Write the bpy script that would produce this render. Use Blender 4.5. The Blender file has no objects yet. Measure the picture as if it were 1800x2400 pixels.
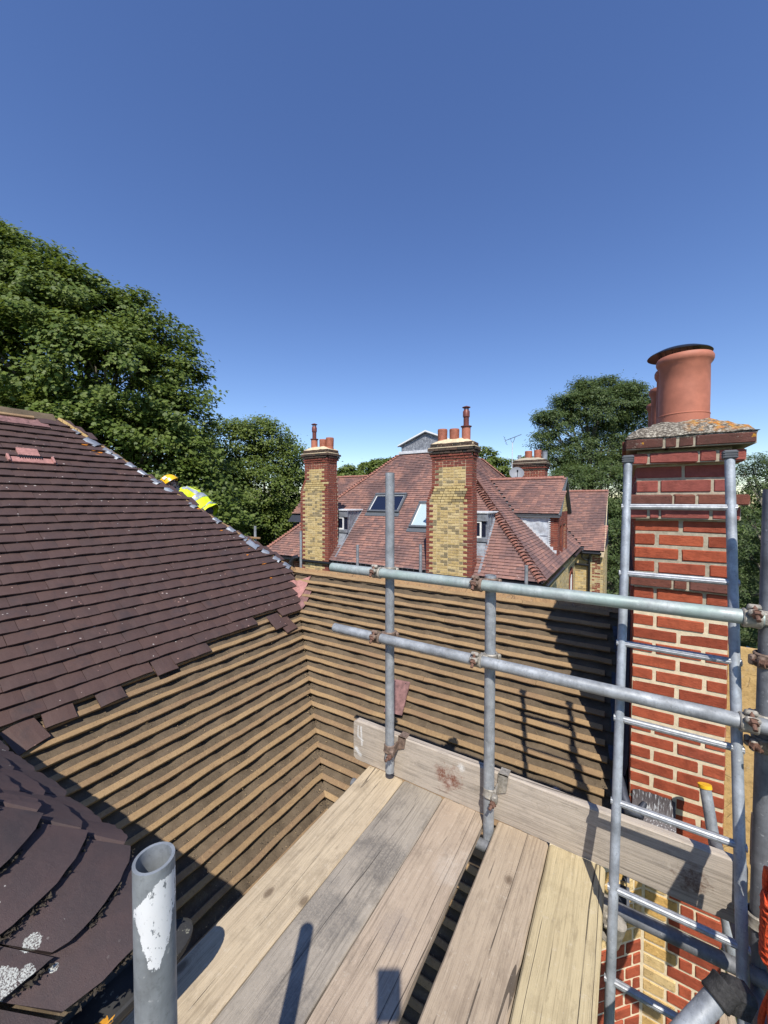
import bpy, math, random
import numpy as np
from mathutils import Matrix, Vector
R = math.radians
rng = random.Random(7)
npr = np.random.default_rng(11)
scene = bpy.context.scene
col = scene.collection

# ------------------------------------------------------------------ camera, sky, sun, exposure
F_PX = 907.3
cam = bpy.data.cameras.new("camera")
cam_o = bpy.data.objects.new("camera", cam)
col.objects.link(cam_o)
YAW, PIT, ROL = R(31.95), R(1.627), R(.118)
_f = Vector((-math.sin(YAW) * math.cos(PIT), math.cos(YAW) * math.cos(PIT), -math.sin(PIT)))
_r = Vector((math.cos(YAW), math.sin(YAW), 0))
_u = _r.cross(_f)
_r2 = _r * math.cos(ROL) + _u * math.sin(ROL)
_u2 = -_r * math.sin(ROL) + _u * math.cos(ROL)
cam_o.matrix_world = Matrix(((_r2.x, _u2.x, -_f.x, 0), (_r2.y, _u2.y, -_f.y, 0), (_r2.z, _u2.z, -_f.z, 0), (0, 0, 0, 1)))
cam.sensor_fit = 'HORIZONTAL'
cam.sensor_width = 36
cam.lens = 36 * F_PX / 1800
cam.clip_start = .02
cam.clip_end = 3000
scene.camera = cam_o

SUN_EL, SUN_AZ = R(51.5), R(150)          # azimuth clockwise from +Y, towards the sun
world = bpy.data.worlds.new("World")
scene.world = world
world.use_nodes = True
wn = world.node_tree
bg = wn.nodes['Background']
sky = wn.nodes.new('ShaderNodeTexSky')
sky.sky_type = 'NISHITA'
sky.sun_disc = False
sky.sun_elevation = SUN_EL
sky.sun_rotation = SUN_AZ
sky.altitude = 3000
sky.air_density = 1.6
sky.dust_density = 0.0
sky.ozone_density = 4
hs = wn.nodes.new('ShaderNodeHueSaturation')          # the whole sky a touch more violet, as the phone renders it
hs.inputs['Hue'].default_value = .513
hs.inputs['Saturation'].default_value = 1.12
wn.links.new(sky.outputs[0], hs.inputs['Color'])
wn.links.new(hs.outputs[0], bg.inputs[0])
bg.inputs[1].default_value = 0.138
sun = bpy.data.lights.new("sun", 'SUN')
sun.energy = 5.0
sun.angle = R(.5)
sun.color = (1, .955, .88)
sun_o = bpy.data.objects.new("sun", sun)
col.objects.link(sun_o)
_s = Vector((math.sin(SUN_AZ) * math.cos(SUN_EL), math.cos(SUN_AZ) * math.cos(SUN_EL), math.sin(SUN_EL)))
sun_o.rotation_euler = _s.to_track_quat('Z', 'Y').to_euler()
sun_o.location = _s * 30
scene.view_settings.view_transform = 'Standard'
scene.view_settings.look = 'None'
scene.view_settings.exposure = .2
scene.view_settings.gamma = 1
scene.view_settings.use_curve_mapping = False
scene.cycles.max_bounces = 6

# ------------------------------------------------------------------ material helpers
class G:
    """a small wrapper for building node graphs"""
    def __init__(s, name):
        s.m = bpy.data.materials.new(name)
        s.m.use_nodes = True
        s.t = s.m.node_tree
        s.b = s.t.nodes['Principled BSDF']
        s.out = s.t.nodes['Material Output']
        s._oc = s._oi = s._at = s._geo = None
    def n(s, typ, **kw):
        x = s.t.nodes.new(typ)
        for k, v in kw.items():
            setattr(x, k, v)
        return x
    def set(s, sock, v):
        if isinstance(v, bpy.types.NodeSocket):
            s.t.links.new(v, sock)
        elif v is not None:
            if sock.type == 'RGBA' and not isinstance(v, (int, float)) and len(v) == 3:
                v = (*v, 1)
            sock.default_value = v
    @property
    def obj(s):
        if not s._oc:
            s._oc = s.n('ShaderNodeTexCoord').outputs['Object']
        return s._oc
    @property
    def pos(s):
        if not s._geo:
            s._geo = s.n('ShaderNodeNewGeometry').outputs['Position']
        return s._geo
    @property
    def rnd(s):
        """piece attribute + object random, wrapped to 0..1"""
        if not s._at:
            a = s.n('ShaderNodeAttribute', attribute_name='rnd').outputs['Fac']
            o = s.n('ShaderNodeObjectInfo').outputs['Random']
            s._at = s.math('FRACT', s.math('ADD', a, o))
        return s._at
    def math(s, op, a, b=0.0, c=None):
        x = s.n('ShaderNodeMath', operation=op)
        s.set(x.inputs[0], a); s.set(x.inputs[1], b)
        if c is not None: s.set(x.inputs[2], c)
        return x.outputs[0]
    def vmath(s, op, a, b):
        x = s.n('ShaderNodeVectorMath', operation=op)
        s.set(x.inputs[0], a); s.set(x.inputs[1], b)
        return x.outputs['Value'] if op in ('DISTANCE', 'LENGTH', 'DOT_PRODUCT') else x.outputs[0]
    def mapping(s, vec, scale=(1, 1, 1), loc=(0, 0, 0), rot=(0, 0, 0)):
        x = s.n('ShaderNodeMapping')
        s.set(x.inputs[0], vec); x.inputs[3].default_value = scale; x.inputs[2].default_value = rot
        s.set(x.inputs[1], loc)
        return x.outputs[0]
    def noise(s, vec, scale=5, detail=4, rough=.55, dist=0.0, out='Fac'):
        x = s.n('ShaderNodeTexNoise')
        s.set(x.inputs['Vector'], vec)
        x.inputs['Scale'].default_value = scale; x.inputs['Detail'].default_value = detail
        x.inputs['Roughness'].default_value = rough; x.inputs['Distortion'].default_value = dist
        return x.outputs[out]
    def voro(s, vec, scale=5, feature='F1', out='Distance', rand=1.0):
        x = s.n('ShaderNodeTexVoronoi', feature=feature)
        s.set(x.inputs['Vector'], vec); x.inputs['Scale'].default_value = scale
        x.inputs['Randomness'].default_value = rand
        return x.outputs[out]
    def ramp(s, fac, stops, interp='LINEAR'):
        x = s.n('ShaderNodeValToRGB')
        cr = x.color_ramp; cr.interpolation = interp
        while len(cr.elements) < len(stops): cr.elements.new(1)
        for e, (p, c) in zip(cr.elements, stops):
            e.position = p
            e.color = (c, c, c, 1) if isinstance(c, (int, float)) else (*c, 1)
        s.set(x.inputs[0], fac)
        return x.outputs[0]
    def mix(s, fac, a, b, blend='MIX'):
        x = s.n('ShaderNodeMix', data_type='RGBA', blend_type=blend)
        s.set(x.inputs[0], fac); s.set(x.inputs[6], a); s.set(x.inputs[7], b)
        return x.outputs[2]
    def step(s, v, lo, hi):
        x = s.n('ShaderNodeMapRange')
        s.set(x.inputs[0], v); x.inputs[1].default_value = lo; x.inputs[2].default_value = hi
        x.inputs[3].default_value = 0; x.inputs[4].default_value = 1
        return x.outputs[0]
    def shifted(s, vec, k=37.0):
        """vec moved by the piece's random so that alike pieces differ"""
        c = s.n('ShaderNodeCombineXYZ')
        v = s.math('MULTIPLY', s.rnd, k)
        for i in range(3): s.set(c.inputs[i], v)
        return s.vmath('ADD', vec, c.outputs[0])
    def bump(s, h, strength=.4, dist=.005):
        x = s.n('ShaderNodeBump')
        s.set(x.inputs['Height'], h); x.inputs['Strength'].default_value = strength; x.inputs['Distance'].default_value = dist
        s.set(s.b.inputs['Normal'], x.outputs[0])
    def done(s, color=None, rough=.7, metal=0.0, spec=.35):
        if color is not None: s.set(s.b.inputs['Base Color'], color)
        s.set(s.b.inputs['Roughness'], rough); s.set(s.b.inputs['Metallic'], metal)
        s.b.inputs['Specular IOR Level'].default_value = spec
        return s.m

def mat_flat(name, c, rough=.6, metal=0.0, var=.25, scale=18, bump=.15, spec=.35):
    g = G(name)
    v = g.shifted(g.obj)
    n = g.noise(v, scale, 5, .6)
    c0 = tuple(x * (1 - var) for x in c); c1 = tuple(min(1, x * (1 + var)) for x in c)
    g.bump(g.noise(v, scale * 4, 4), bump, .003)
    return g.done(g.ramp(n, [(.3, c0), (.7, c1)]), rough, metal, spec)

def mat_tile_brown():
    g = G('brown_clay_tile')
    v = g.shifted(g.pos, 3.0)
    base = g.ramp(g.rnd, [(0, (.066, .040, .034)), (.35, (.074, .043, .036)), (.7, (.081, .046, .037)), (1, (.069, .042, .036))])
    mot = g.noise(v, 9, 6, .65)
    c = g.mix(g.math('MULTIPLY', g.step(mot, .45, .75), .5), base, (.105, .060, .050))
    c = g.mix(g.math('MULTIPLY', g.step(g.noise(v, 4, 5, .7), .55, .7), .5), c, (.045, .034, .036))
    fine = g.noise(g.pos, 260, 3, .7)
    c = g.mix(g.math('MULTIPLY', g.step(fine, .58, .75), .4), c, (.16, .11, .10))
    spots = g.voro(g.pos, 17)
    sel = g.noise(g.pos, 3.3, 4, .6)
    spots = g.math('ADD', spots, g.math('MULTIPLY', g.noise(g.pos, 150, 3), .16))
    m = g.math('LESS_THAN', spots, g.math('ADD', .125, g.math('MULTIPLY', g.step(sel, .42, .72), .13)))
    c = g.mix(m, c, g.ramp(g.noise(g.pos, 23, 2), [(.45, (.36, .33, .30)), (.55, (.30, .17, .13))]))
    run = g.noise(g.mapping(g.pos, (.5, 1, .5)), 7, 4, .65)
    c = g.mix(g.math('MULTIPLY', g.step(run, .58, .72), .45), c, (.035, .028, .027))
    g.bump(g.math('ADD', g.noise(g.pos, 220, 4, .7), g.math('MULTIPLY', g.noise(v, 25, 4), 1.5)), .35, .004)
    return g.done(c, .62, 0, .4)

def mat_tile_old(name, blobs):
    """close tiles: sanded grain, crusty pale lichen at the given points (x, y, z, r)"""
    g = G(name)
    v = g.shifted(g.pos, 3.0)
    base = g.ramp(g.rnd, [(0, (.050, .038, .038)), (.5, (.064, .046, .045)), (1, (.078, .051, .049))])
    c = g.mix(g.math('MULTIPLY', g.step(g.noise(v, 11, 6, .7), .4, .75), .6), base, (.10, .060, .054))
    c = g.mix(g.math('MULTIPLY', g.step(g.noise(g.pos, 480, 3, .8), .56, .72), .5), c, (.15, .11, .10))
    c = g.mix(g.math('MULTIPLY', g.step(g.noise(g.pos, 300, 3, .8), .60, .72), .6), c, (.02, .015, .015))
    wob = g.noise(g.pos, 45, 5, .65)
    for (x, y, z, r) in blobs:
        d = g.vmath('DISTANCE', g.pos, (x, y, z))
        d = g.math('ADD', d, g.math('MULTIPLY', g.math('SUBTRACT', wob, .5), r * 1.8))
        crust = g.math('MULTIPLY', g.step(g.noise(g.pos, 300, 4, .75), .42, .54), .9)
        c = g.mix(g.math('MULTIPLY', g.math('LESS_THAN', d, r), crust), c, (.52, .53, .48))
    sp = g.math('MULTIPLY', g.math('LESS_THAN', g.math('ADD', g.voro(g.pos, 26), g.math('MULTIPLY', g.noise(g.pos, 120, 3), .16)), .155), g.step(g.noise(g.pos, 5, 3), .56, .66))
    c = g.mix(sp, c, (.33, .31, .28))
    g.bump(g.math('ADD', g.noise(g.pos, 420, 4, .75), g.math('MULTIPLY', g.noise(v, 30, 5), 1.5)), .55, .004)
    return g.done(c, .7, 0, .35)

def mat_tile_red():
    g = G('red_clay_tile')
    v = g.shifted(g.pos, 3.0)
    base = g.ramp(g.rnd, [(0, (.22, .125, .104)), (.25, (.30, .160, .126)), (.5, (.25, .135, .112)), (.75, (.17, .105, .095)), (1, (.36, .185, .138))])
    big = g.noise(g.pos, .75, 4, .6)
    c = g.mix(g.math('MULTIPLY', g.step(big, .46, .60), .72), base, (.120, .078, .074))
    c = g.mix(g.math('MULTIPLY', g.step(g.noise(g.pos, .9, 3, .5, 1.2), .56, .70), .6), c, (.42, .215, .155))
    c = g.mix(g.math('MULTIPLY', g.step(g.noise(v, 14, 5, .7), .5, .8), .6), c, (.09, .06, .058))
    c = g.mix(g.math('MULTIPLY', g.math('LESS_THAN', g.voro(g.pos, 9), .12), g.step(g.noise(g.pos, 1.4, 3), .5, .6)), c, (.45, .36, .32))
    g.bump(g.noise(g.pos, 60, 4, .7), .35, .006)
    return g.done(c, .72, 0, .3)

def mat_brick(name, stops, pits=.3, scale=1.0):
    g = G(name)
    v = g.shifted(g.pos, 5.0)
    base = g.ramp(g.rnd, stops)
    n = g.noise(v, 22 * scale, 6, .65)
    c = g.mix(g.math('MULTIPLY', g.step(n, .42, .75), .6), base, tuple(x * .5 for x in stops[0][1]))
    c = g.mix(g.math('MULTIPLY', g.step(g.noise(v, 55 * scale, 4, .6), .55, .75), .25), c, tuple(min(1, x * 1.35) for x in stops[-1][1]))
    pit = g.step(g.noise(v, 90 * scale, 3, .7), .60, .70)
    soot = g.noise(g.mapping(g.pos, (1, 1, .35)), 9 * scale, 5, .7)
    c = g.mix(g.math('MULTIPLY', g.step(soot, .52, .74), .5), c, tuple(x * .35 for x in stops[0][1]))
    c = g.mix(g.math('MULTIPLY', g.step(g.noise(g.pos, 150 * scale, 4, .8), .62, .72), .25), c, (.50, .34, .24))
    c = g.mix(g.math('MULTIPLY', pit, pits), c, (.05, .035, .025))
    h = g.math('SUBTRACT', g.noise(v, 70 * scale, 5, .75), g.math('MULTIPLY', pit, 1.2 * pits))
    crease = g.noise(g.mapping(v, (.35, .35, 1)), 60 * scale, 4, .8, 1.5)
    g.bump(g.math('ADD', g.math('MULTIPLY', h, .5), crease), .8, .005)
    return g.done(c, .88, 0, .2)

def mat_brick_tex(name, c1, c2, mortar):
    """distant wall: brick courses by texture on (x+y, z)"""
    g = G(name)
    s = g.n('ShaderNodeSeparateXYZ'); g.set(s.inputs[0], g.pos)
    cc = g.n('ShaderNodeCombineXYZ')
    g.set(cc.inputs[0], g.math('ADD', s.outputs[0], s.outputs[1])); g.set(cc.inputs[1], s.outputs[2])
    b = g.n('ShaderNodeTexBrick')
    g.set(b.inputs['Vector'], cc.outputs[0])
    b.inputs['Scale'].default_value = 1; b.inputs['Brick Width'].default_value = .225; b.inputs['Row Height'].default_value = .075
    b.inputs['Mortar Size'].default_value = .008; b.inputs['Bias'].default_value = 0
    g.set(b.inputs['Color1'], c1); g.set(b.inputs['Color2'], c2); g.set(b.inputs['Mortar'], mortar)
    c = g.mix(g.math('MULTIPLY', g.step(g.noise(g.pos, 2.5, 5, .6), .5, .75), .5), b.outputs[0], (.12, .09, .06))
    g.bump(b.outputs['Fac'], -.5, .006)
    return g.done(c, .85, 0, .2)

def mat_wood(name, stops, along=1, grain=(.45, .40, .34), fine=85, rough=.8, knots=True, stain=None, dirt=.4):
    """along = axis of the grain in object space"""
    g = G(name)
    v = g.shifted(g.obj, 11.0)
    def st(k, f): return tuple(1 if q != along else f for q in range(3))
    wav = g.mapping(g.noise(g.mapping(v, st(1, .35)), 5, 2, .5, 0, 'Color'), (.022, .022, .022))
    vw = g.vmath('ADD', g.mapping(v, st(1, .012)), wav)
    base = g.ramp(g.rnd, stops)
    big = g.noise(g.mapping(v, st(1, .22)), 9, 5, .65)
    c = g.mix(g.math('MULTIPLY', g.step(big, .42, .68), .5), base, grain)
    band = g.noise(vw, fine, 3, .6)                       # growth bands a few mm wide
    lines = g.noise(vw, fine * 3.2, 4, .7)                # fibres
    c = g.mix(g.math('MULTIPLY', g.step(band, .50, .66), .42), c, tuple(x * .55 for x in grain))
    c = g.mix(g.math('MULTIPLY', g.step(lines, .52, .70), .50), c, tuple(x * .42 for x in grain))
    hi = tuple(min(1, x * 1.22) for x in stops[-1][1])
    c = g.mix(g.math('MULTIPLY', g.step(g.noise(vw, fine * 2.1, 4, .7), .54, .70), .35), c, hi)
    crv = g.vmath('ADD', g.mapping(v, st(1, .02)), g.mapping(wav, (.35, .35, .35)))
    cr = g.noise(crv, 13, 1, .3)
    crm = g.math('MULTIPLY', g.math('LESS_THAN', g.math('ABSOLUTE', g.math('SUBTRACT', cr, .5)), .0022 * 3), g.step(g.noise(g.mapping(v, st(1, .5)), 6, 2), .46, .52))
    c = g.mix(g.math('MULTIPLY', crm, .85), c, (.045, .036, .028))
    h = g.math('ADD', g.math('ADD', g.math('MULTIPLY', lines, -1.0), g.math('MULTIPLY', band, -.8)), g.math('MULTIPLY', crm, -2.0))
    if knots:
        kv = g.mapping(v, tuple(1 if i != along else .62 for i in range(3)))
        d = g.voro(kv, 3.1)
        d = g.math('ADD', d, g.math('MULTIPLY', g.math('SUBTRACT', g.noise(v, 60, 3), .5), .02))
        kn = g.math('SUBTRACT', 1.0, g.step(d, .028, .06))
        c = g.mix(g.math('MULTIPLY', kn, .75), c, (.10, .065, .04))
        ring = g.math('MULTIPLY', g.step(g.math('SINE', g.math('MULTIPLY', d, 330.0)), .3, .9), g.math('SUBTRACT', 1.0, g.step(d, .03, .16)))
        c = g.mix(g.math('MULTIPLY', ring, .35), c, tuple(x * .45 for x in grain))
    dm = g.step(g.noise(v, 7, 6, .7), .52, .72)
    c = g.mix(g.math('MULTIPLY', dm, dirt), c, tuple(x * .62 for x in grain))
    c = g.mix(g.math('MULTIPLY', g.step(g.noise(g.pos, 210, 4, .75), .60, .70), .5), c, tuple(x * .4 for x in grain))
    c = g.mix(g.math('MULTIPLY', g.step(g.noise(g.pos, 95, 5, .75), .63, .72), .45), c, (.62, .58, .50))
    sm = g.noise(g.mapping(v, st(1, .3)), 26, 6, .75)
    c = g.mix(g.math('MULTIPLY', g.step(sm, .54, .68), .45), c, tuple(x * .5 for x in grain))
    c = g.mix(g.math('MULTIPLY', g.step(g.noise(g.pos, 34, 6, .75), .58, .70), .35), c, (.60, .53, .42))
    if stain:
        for (p, r, colr, wob, f) in stain:
            if len(p) == 6:                                   # a brushed stroke from a to b
                a_, b_ = Vector(p[:3]), Vector(p[3:]); ab = b_ - a_
                rel = g.vmath('SUBTRACT', g.pos, tuple(a_))
                tt = g.math('MINIMUM', g.math('MAXIMUM', g.math('DIVIDE', g.vmath('DOT_PRODUCT', rel, tuple(ab)), ab.length_squared), 0.0), 1.0)
                sc_ = g.n('ShaderNodeVectorMath', operation='SCALE'); sc_.inputs[0].default_value = ab; g.set(sc_.inputs['Scale'], tt)
                d = g.vmath('LENGTH', g.vmath('SUBTRACT', rel, sc_.outputs[0]), (0, 0, 0))
            else:
                d = g.vmath('DISTANCE', g.pos, p)
            d = g.math('ADD', d, g.math('MULTIPLY', g.math('SUBTRACT', g.noise(g.pos, wob, 5, .7), .5), r * (3.4 if r > .03 else 1.6)))
            msk = g.math('MULTIPLY', g.math('SUBTRACT', 1.0, g.step(d, r * .35, r)), g.step(g.noise(g.pos, 130, 4, .75), .26, .58))
            c = g.mix(g.math('MULTIPLY', msk, f), c, colr)
    g.bump(h, .5, .003)
    return g.done(c, rough, 0, .2)

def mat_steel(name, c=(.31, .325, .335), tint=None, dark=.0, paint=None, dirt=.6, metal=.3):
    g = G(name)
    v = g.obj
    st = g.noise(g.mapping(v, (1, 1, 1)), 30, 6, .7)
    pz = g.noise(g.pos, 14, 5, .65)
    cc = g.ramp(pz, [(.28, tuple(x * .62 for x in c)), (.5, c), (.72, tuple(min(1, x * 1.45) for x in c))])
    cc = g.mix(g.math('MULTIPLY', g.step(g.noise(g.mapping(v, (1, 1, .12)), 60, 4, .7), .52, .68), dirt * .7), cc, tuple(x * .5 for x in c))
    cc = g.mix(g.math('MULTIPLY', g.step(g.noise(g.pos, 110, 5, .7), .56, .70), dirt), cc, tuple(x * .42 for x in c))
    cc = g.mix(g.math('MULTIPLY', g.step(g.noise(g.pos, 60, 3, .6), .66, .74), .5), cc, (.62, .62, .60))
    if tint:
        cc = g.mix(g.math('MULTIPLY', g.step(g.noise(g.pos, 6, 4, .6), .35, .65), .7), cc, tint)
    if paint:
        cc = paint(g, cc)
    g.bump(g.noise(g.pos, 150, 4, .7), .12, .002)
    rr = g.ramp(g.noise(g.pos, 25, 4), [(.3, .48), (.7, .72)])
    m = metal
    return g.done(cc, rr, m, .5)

M = {}
M['tile'] = mat_tile_brown()
M['tile_near'] = mat_tile_old('old_clay_tile', [(-1.127, .300, -1.005, .017), (-1.093, .240, -1.014, .030), (-1.082, .276, -1.020, .014), (-1.075, .321, -1.051, .008), (-1.13, .36, -1.01, .005)])
M['tile_red'] = mat_tile_red()
M['tile_pink'] = mat_flat('pink_clay', (.36, .175, .15), .75, 0, .3, 30, .3)
M['tile_back'] = mat_flat('dusty_tile_back', (.20, .105, .095), .8, 0, .45, 22, .3)
M['hip_red'] = mat_flat('orange_clay', (.30, .135, .098), .75, 0, .45, 14, .3)
M['brick'] = mat_brick('red_brick', [(0, (.27, .060, .030)), (.4, (.36, .080, .038)), (.75, (.42, .100, .046)), (1, (.31, .075, .042))], .12)
M['brick_dark'] = mat_brick('weathered_red_brick', [(0, (.17, .062, .042)), (.5, (.23, .08, .052)), (1, (.15, .065, .05))], .5)
M['brick_purple'] = mat_brick('purple_red_brick', [(0, (.27, .080, .062)), (.5, (.33, .092, .068)), (1, (.28, .085, .072))], .12)
M['brick_y'] = mat_brick('yellow_stock_brick', [(0, (.58, .35, .11)), (.4, (.66, .43, .16)), (.7, (.54, .39, .19)), (1, (.68, .50, .24))], .65)
M['brick_far_r'] = mat_brick('house_red_brick', [(0, (.22, .062, .042)), (.5, (.28, .085, .055)), (1, (.17, .055, .045))], .2, .4)
M['brick_far_y'] = mat_brick('house_yellow_brick', [(0, (.52, .37, .16)), (.3, (.60, .44, .19)), (.74, (.66, .51, .26)), (.82, (.34, .26, .14)), (1, (.22, .18, .11))], .45, .5)
M['brick_far_s'] = mat_brick('sooty_brick', [(0, (.07, .05, .04)), (.5, (.12, .075, .055)), (1, (.05, .045, .038))], .4, .4)
M['mortar'] = mat_flat('cream_mortar', (.66, .55, .37), .9, 0, .15, 40, .4)
M['mortar_old'] = mat_flat('grey_mortar', (.38, .33, .24), .9, 0, .25, 40, .5)
M['mortar_far'] = mat_flat('pale_mortar', (.60, .48, .31), .9, 0, .2, 12, .3)
M['wall_y'] = mat_brick_tex('yellow_brickwork', (.52, .40, .20), (.40, .30, .15), (.50, .43, .30))
M['wall_r'] = mat_brick_tex('red_brickwork', (.28, .085, .05), (.21, .065, .045), (.36, .26, .18))
M['felt'] = None
M['terra'] = mat_flat('terracotta', (.43, .155, .095), .62, 0, .14, 16, .12)
M['terra_old'] = mat_flat('old_terracotta', (.36, .125, .075), .7, 0, .3, 10, .3)
M['flue'] = mat_flat('brown_flue_metal', (.16, .05, .04), .45, .1, .2, 10, .05)
M['black'] = mat_flat('black_plastic', (.012, .012, .013), .35, 0, .3, 20, .1, .5)
M['cap_grey'] = mat_flat('grey_rubber', (.10, .105, .11), .55, 0, .2, 30, .1)
M['alu'] = mat_flat('aluminium', (.36, .37, .38), .5, .55, .25, 60, .1)
M['steel'] = mat_steel('galvanised_steel')
M['steel_green'] = mat_steel('greenish_galvanised_steel', (.36, .38, .37), (.29, .39, .34))
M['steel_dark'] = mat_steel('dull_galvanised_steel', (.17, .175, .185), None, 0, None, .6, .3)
M['steel_stile'] = mat_steel('bright_galvanised_steel', (.34, .365, .39), None, 0, None, .6, .35)
M['coupler'] = mat_flat('worn_coupler_steel', (.33, .30, .25), .6, .35, .45, 45, .4)
M['coupler_rust'] = mat_flat('rusty_coupler_steel', (.20, .14, .105), .7, .3, .5, 45, .5)
M['coupler_dark'] = mat_flat('shade_dark_coupler', (.035, .033, .031), .75, .2, .6, 60, .8)  # shade on the swivel coupler, put into its colour
M['rust'] = mat_flat('rust', (.15, .080, .055), .85, .1, .5, 60, .6)
M['lead'] = mat_flat('lead_sheet', (.27, .29, .32), .5, .35, .35, 7, .25)
M['lead_dark'] = mat_flat('dark_lead', (.045, .05, .065), .55, .2, .4, 25, .3)
M['lead_pale'] = mat_flat('pale_lead', (.60, .61, .62), .55, .1, .2, 12, .3)
M['lead_cheek'] = mat_flat('wrinkled_lead', (.50, .53, .56), .5, .25, .3, 9, .7)
M['white'] = mat_flat('white_paint', (.78, .78, .76), .5, 0, .08, 20, .1)
M['frame_grey'] = mat_flat('grey_window_frame', (.12, .13, .14), .45, .2, .15, 20, .05)
M['yellow_cap'] = mat_flat('yellow_plastic', (.75, .42, .02), .4, 0, .1, 20, .05)
M['ply'] = mat_wood('yellow_timber', [(0, (.50, .33, .13)), (1, (.56, .38, .16))], 2, (.44, .27, .10), 30, .7, True, None, .15)
M['hipwood'] = mat_wood('hip_timber', [(0, (.42, .27, .12)), (1, (.36, .22, .11))], 1, (.30, .19, .11), 40, .85, False, None, .6)
M['rope'] = mat_flat('orange_rope', (.62, .075, .02), .7, 0, .4, 90, .5)
M['tarp'] = mat_flat('blue_tarpaulin', (.025, .14, .34), .5, 0, .3, 6, .3)
M['skin'] = mat_flat('skin', (.45, .26, .19), .55, 0, .1, 20, .05)
M['hair'] = mat_flat('dark_hair', (.03, .02, .015), .6, 0, .3, 90, .4)
M['cloth'] = mat_flat('dark_workwear', (.03, .033, .045), .85, 0, .3, 30, .2)
M['hivis'] = mat_flat('yellow_hi_vis', (.68, .82, .02), .6, 0, .08, 14, .15)
M['reflect'] = mat_flat('silver_reflective', (.42, .45, .48), .4, .2, .1, 30, .05)
M['ink'] = mat_flat('black_ink', (.03, .05, .01), .7, 0, .2, 30, .05)
M['hat'] = mat_flat('yellow_helmet', (.82, .46, .01), .3, 0, .06, 8, .02, .5)
M['moss'] = mat_flat('moss_and_crumbs', (.045, .036, .026), .95, 0, .6, 60, .6)
M['crumbs'] = mat_flat('straw_and_crumbs', (.33, .235, .125), .95, 0, .7, 40, .5)

def _felt():
    g = G('old_roofing_felt')
    st = g.noise(g.mapping(g.pos, (1, 1, .12)), 55, 5, .7)
    n = g.noise(g.pos, 6, 5, .6)
    c = g.ramp(n, [(.3, (.090, .068, .045)), (.55, (.130, .098, .065)), (.8, (.175, .132, .088))])
    c = g.mix(g.math('MULTIPLY', g.step(st, .52, .72), .45), c, (.20, .155, .105))
    c = g.mix(g.math('MULTIPLY', g.step(g.noise(g.pos, 150, 4, .7), .58, .72), .4), c, (.045, .035, .026))
    g.bump(g.math('ADD', st, g.noise(g.pos, 120, 4, .7)), .6, .006)
    return g.done(c, .95, 0, .1)
M['felt'] = _felt()

def _batten():
    g = G('tan_batten_timber')
    v = g.obj
    base = g.ramp(g.rnd, [(0, (.27, .18, .095)), (.4, (.34, .225, .115)), (.7, (.24, .158, .09)), (1, (.37, .25, .13))])
    c = g.mix(g.math('MULTIPLY', g.step(g.noise(g.pos, 5, 5, .65), .45, .75), .5), base, (.17, .105, .065))
    c = g.mix(g.math('MULTIPLY', g.step(g.noise(g.pos, 38, 5, .7), .52, .75), .5), c, (.46, .31, .155))
    c = g.mix(g.math('MULTIPLY', g.step(g.noise(g.pos, 85, 5, .75), .56, .68), .7), c, (.12, .075, .04))
    c = g.mix(g.math('MULTIPLY', g.step(g.noise(g.pos, 2.2, 3, .5), .55, .7), .45), c, (.20, .12, .075))
    g.bump(g.noise(g.pos, 140, 5, .75), .6, .004)
    return g.done(c, .9, 0, .15)
M['batten'] = _batten()

def _flaunch():
    g = G('lichened_flaunching')
    n = g.noise(g.pos, 70, 5, .75)
    c = g.ramp(n, [(.36, (.05, .042, .036)), (.5, (.20, .17, .13)), (.60, (.52, .47, .38)), (.75, (.62, .58, .48))])
    s = g.n('ShaderNodeSeparateXYZ'); g.set(s.inputs[0], g.pos)
    m = g.math('MULTIPLY', g.step(g.noise(g.pos, 16, 5, .7), .46, .56), g.step(s.outputs[0], .24, .34))
    m = g.math('MULTIPLY', m, g.step(s.outputs[2], .35, .385))
    c = g.mix(m, c, g.ramp(g.noise(g.pos, 60, 3), [(.35, (.50, .14, .02)), (.6, (.62, .30, .04))]))
    g.bump(g.noise(g.pos, 90, 5, .8), .9, .012)
    return g.done(c, .95, 0, .15)
M['flaunch'] = _flaunch()

def _capbrick():
    g = G('lichened_cap_brick')
    v = g.shifted(g.pos, 4)
    c = g.ramp(g.noise(v, 9, 5, .6), [(.3, (.07, .036, .028)), (.6, (.13, .055, .042)), (.8, (.17, .075, .06))])
    c = g.mix(g.math('MULTIPLY', g.step(g.noise(g.pos, 110, 4, .8), .60, .66), g.step(g.noise(g.pos, 9, 3), .45, .6)), c, (.52, .48, .40))
    c = g.mix(g.math('MULTIPLY', g.step(g.noise(g.pos, 21, 3), .68, .72), .9), c, (.45, .22, .03))
    g.bump(g.noise(g.pos, 60, 5, .8), .7, .008)
    return g.done(c, .9, 0, .2)
M['cap_brick'] = _capbrick()

def _gut():
    g = G('lichened_cast_iron')
    n = g.noise(g.pos, 34, 5, .7)
    c = g.ramp(g.noise(g.pos, 12, 4), [(.3, (.018, .018, .019)), (.7, (.045, .044, .042))])
    c = g.mix(g.math('MULTIPLY', g.step(n, .60, .66), .8), c, (.30, .29, .22))
    d = g.vmath('DISTANCE', g.pos, (-1.045, .40, -1.235))
    d = g.math('ADD', d, g.math('MULTIPLY', g.math('SUBTRACT', g.noise(g.pos, 55, 3), .5), .05))
    c = g.mix(g.math('LESS_THAN', d, .024), c, (.55, .25, .02))
    g.bump(n, .4, .004)
    return g.done(c, .7, 0, .4)
M['gutter'] = _gut()

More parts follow.
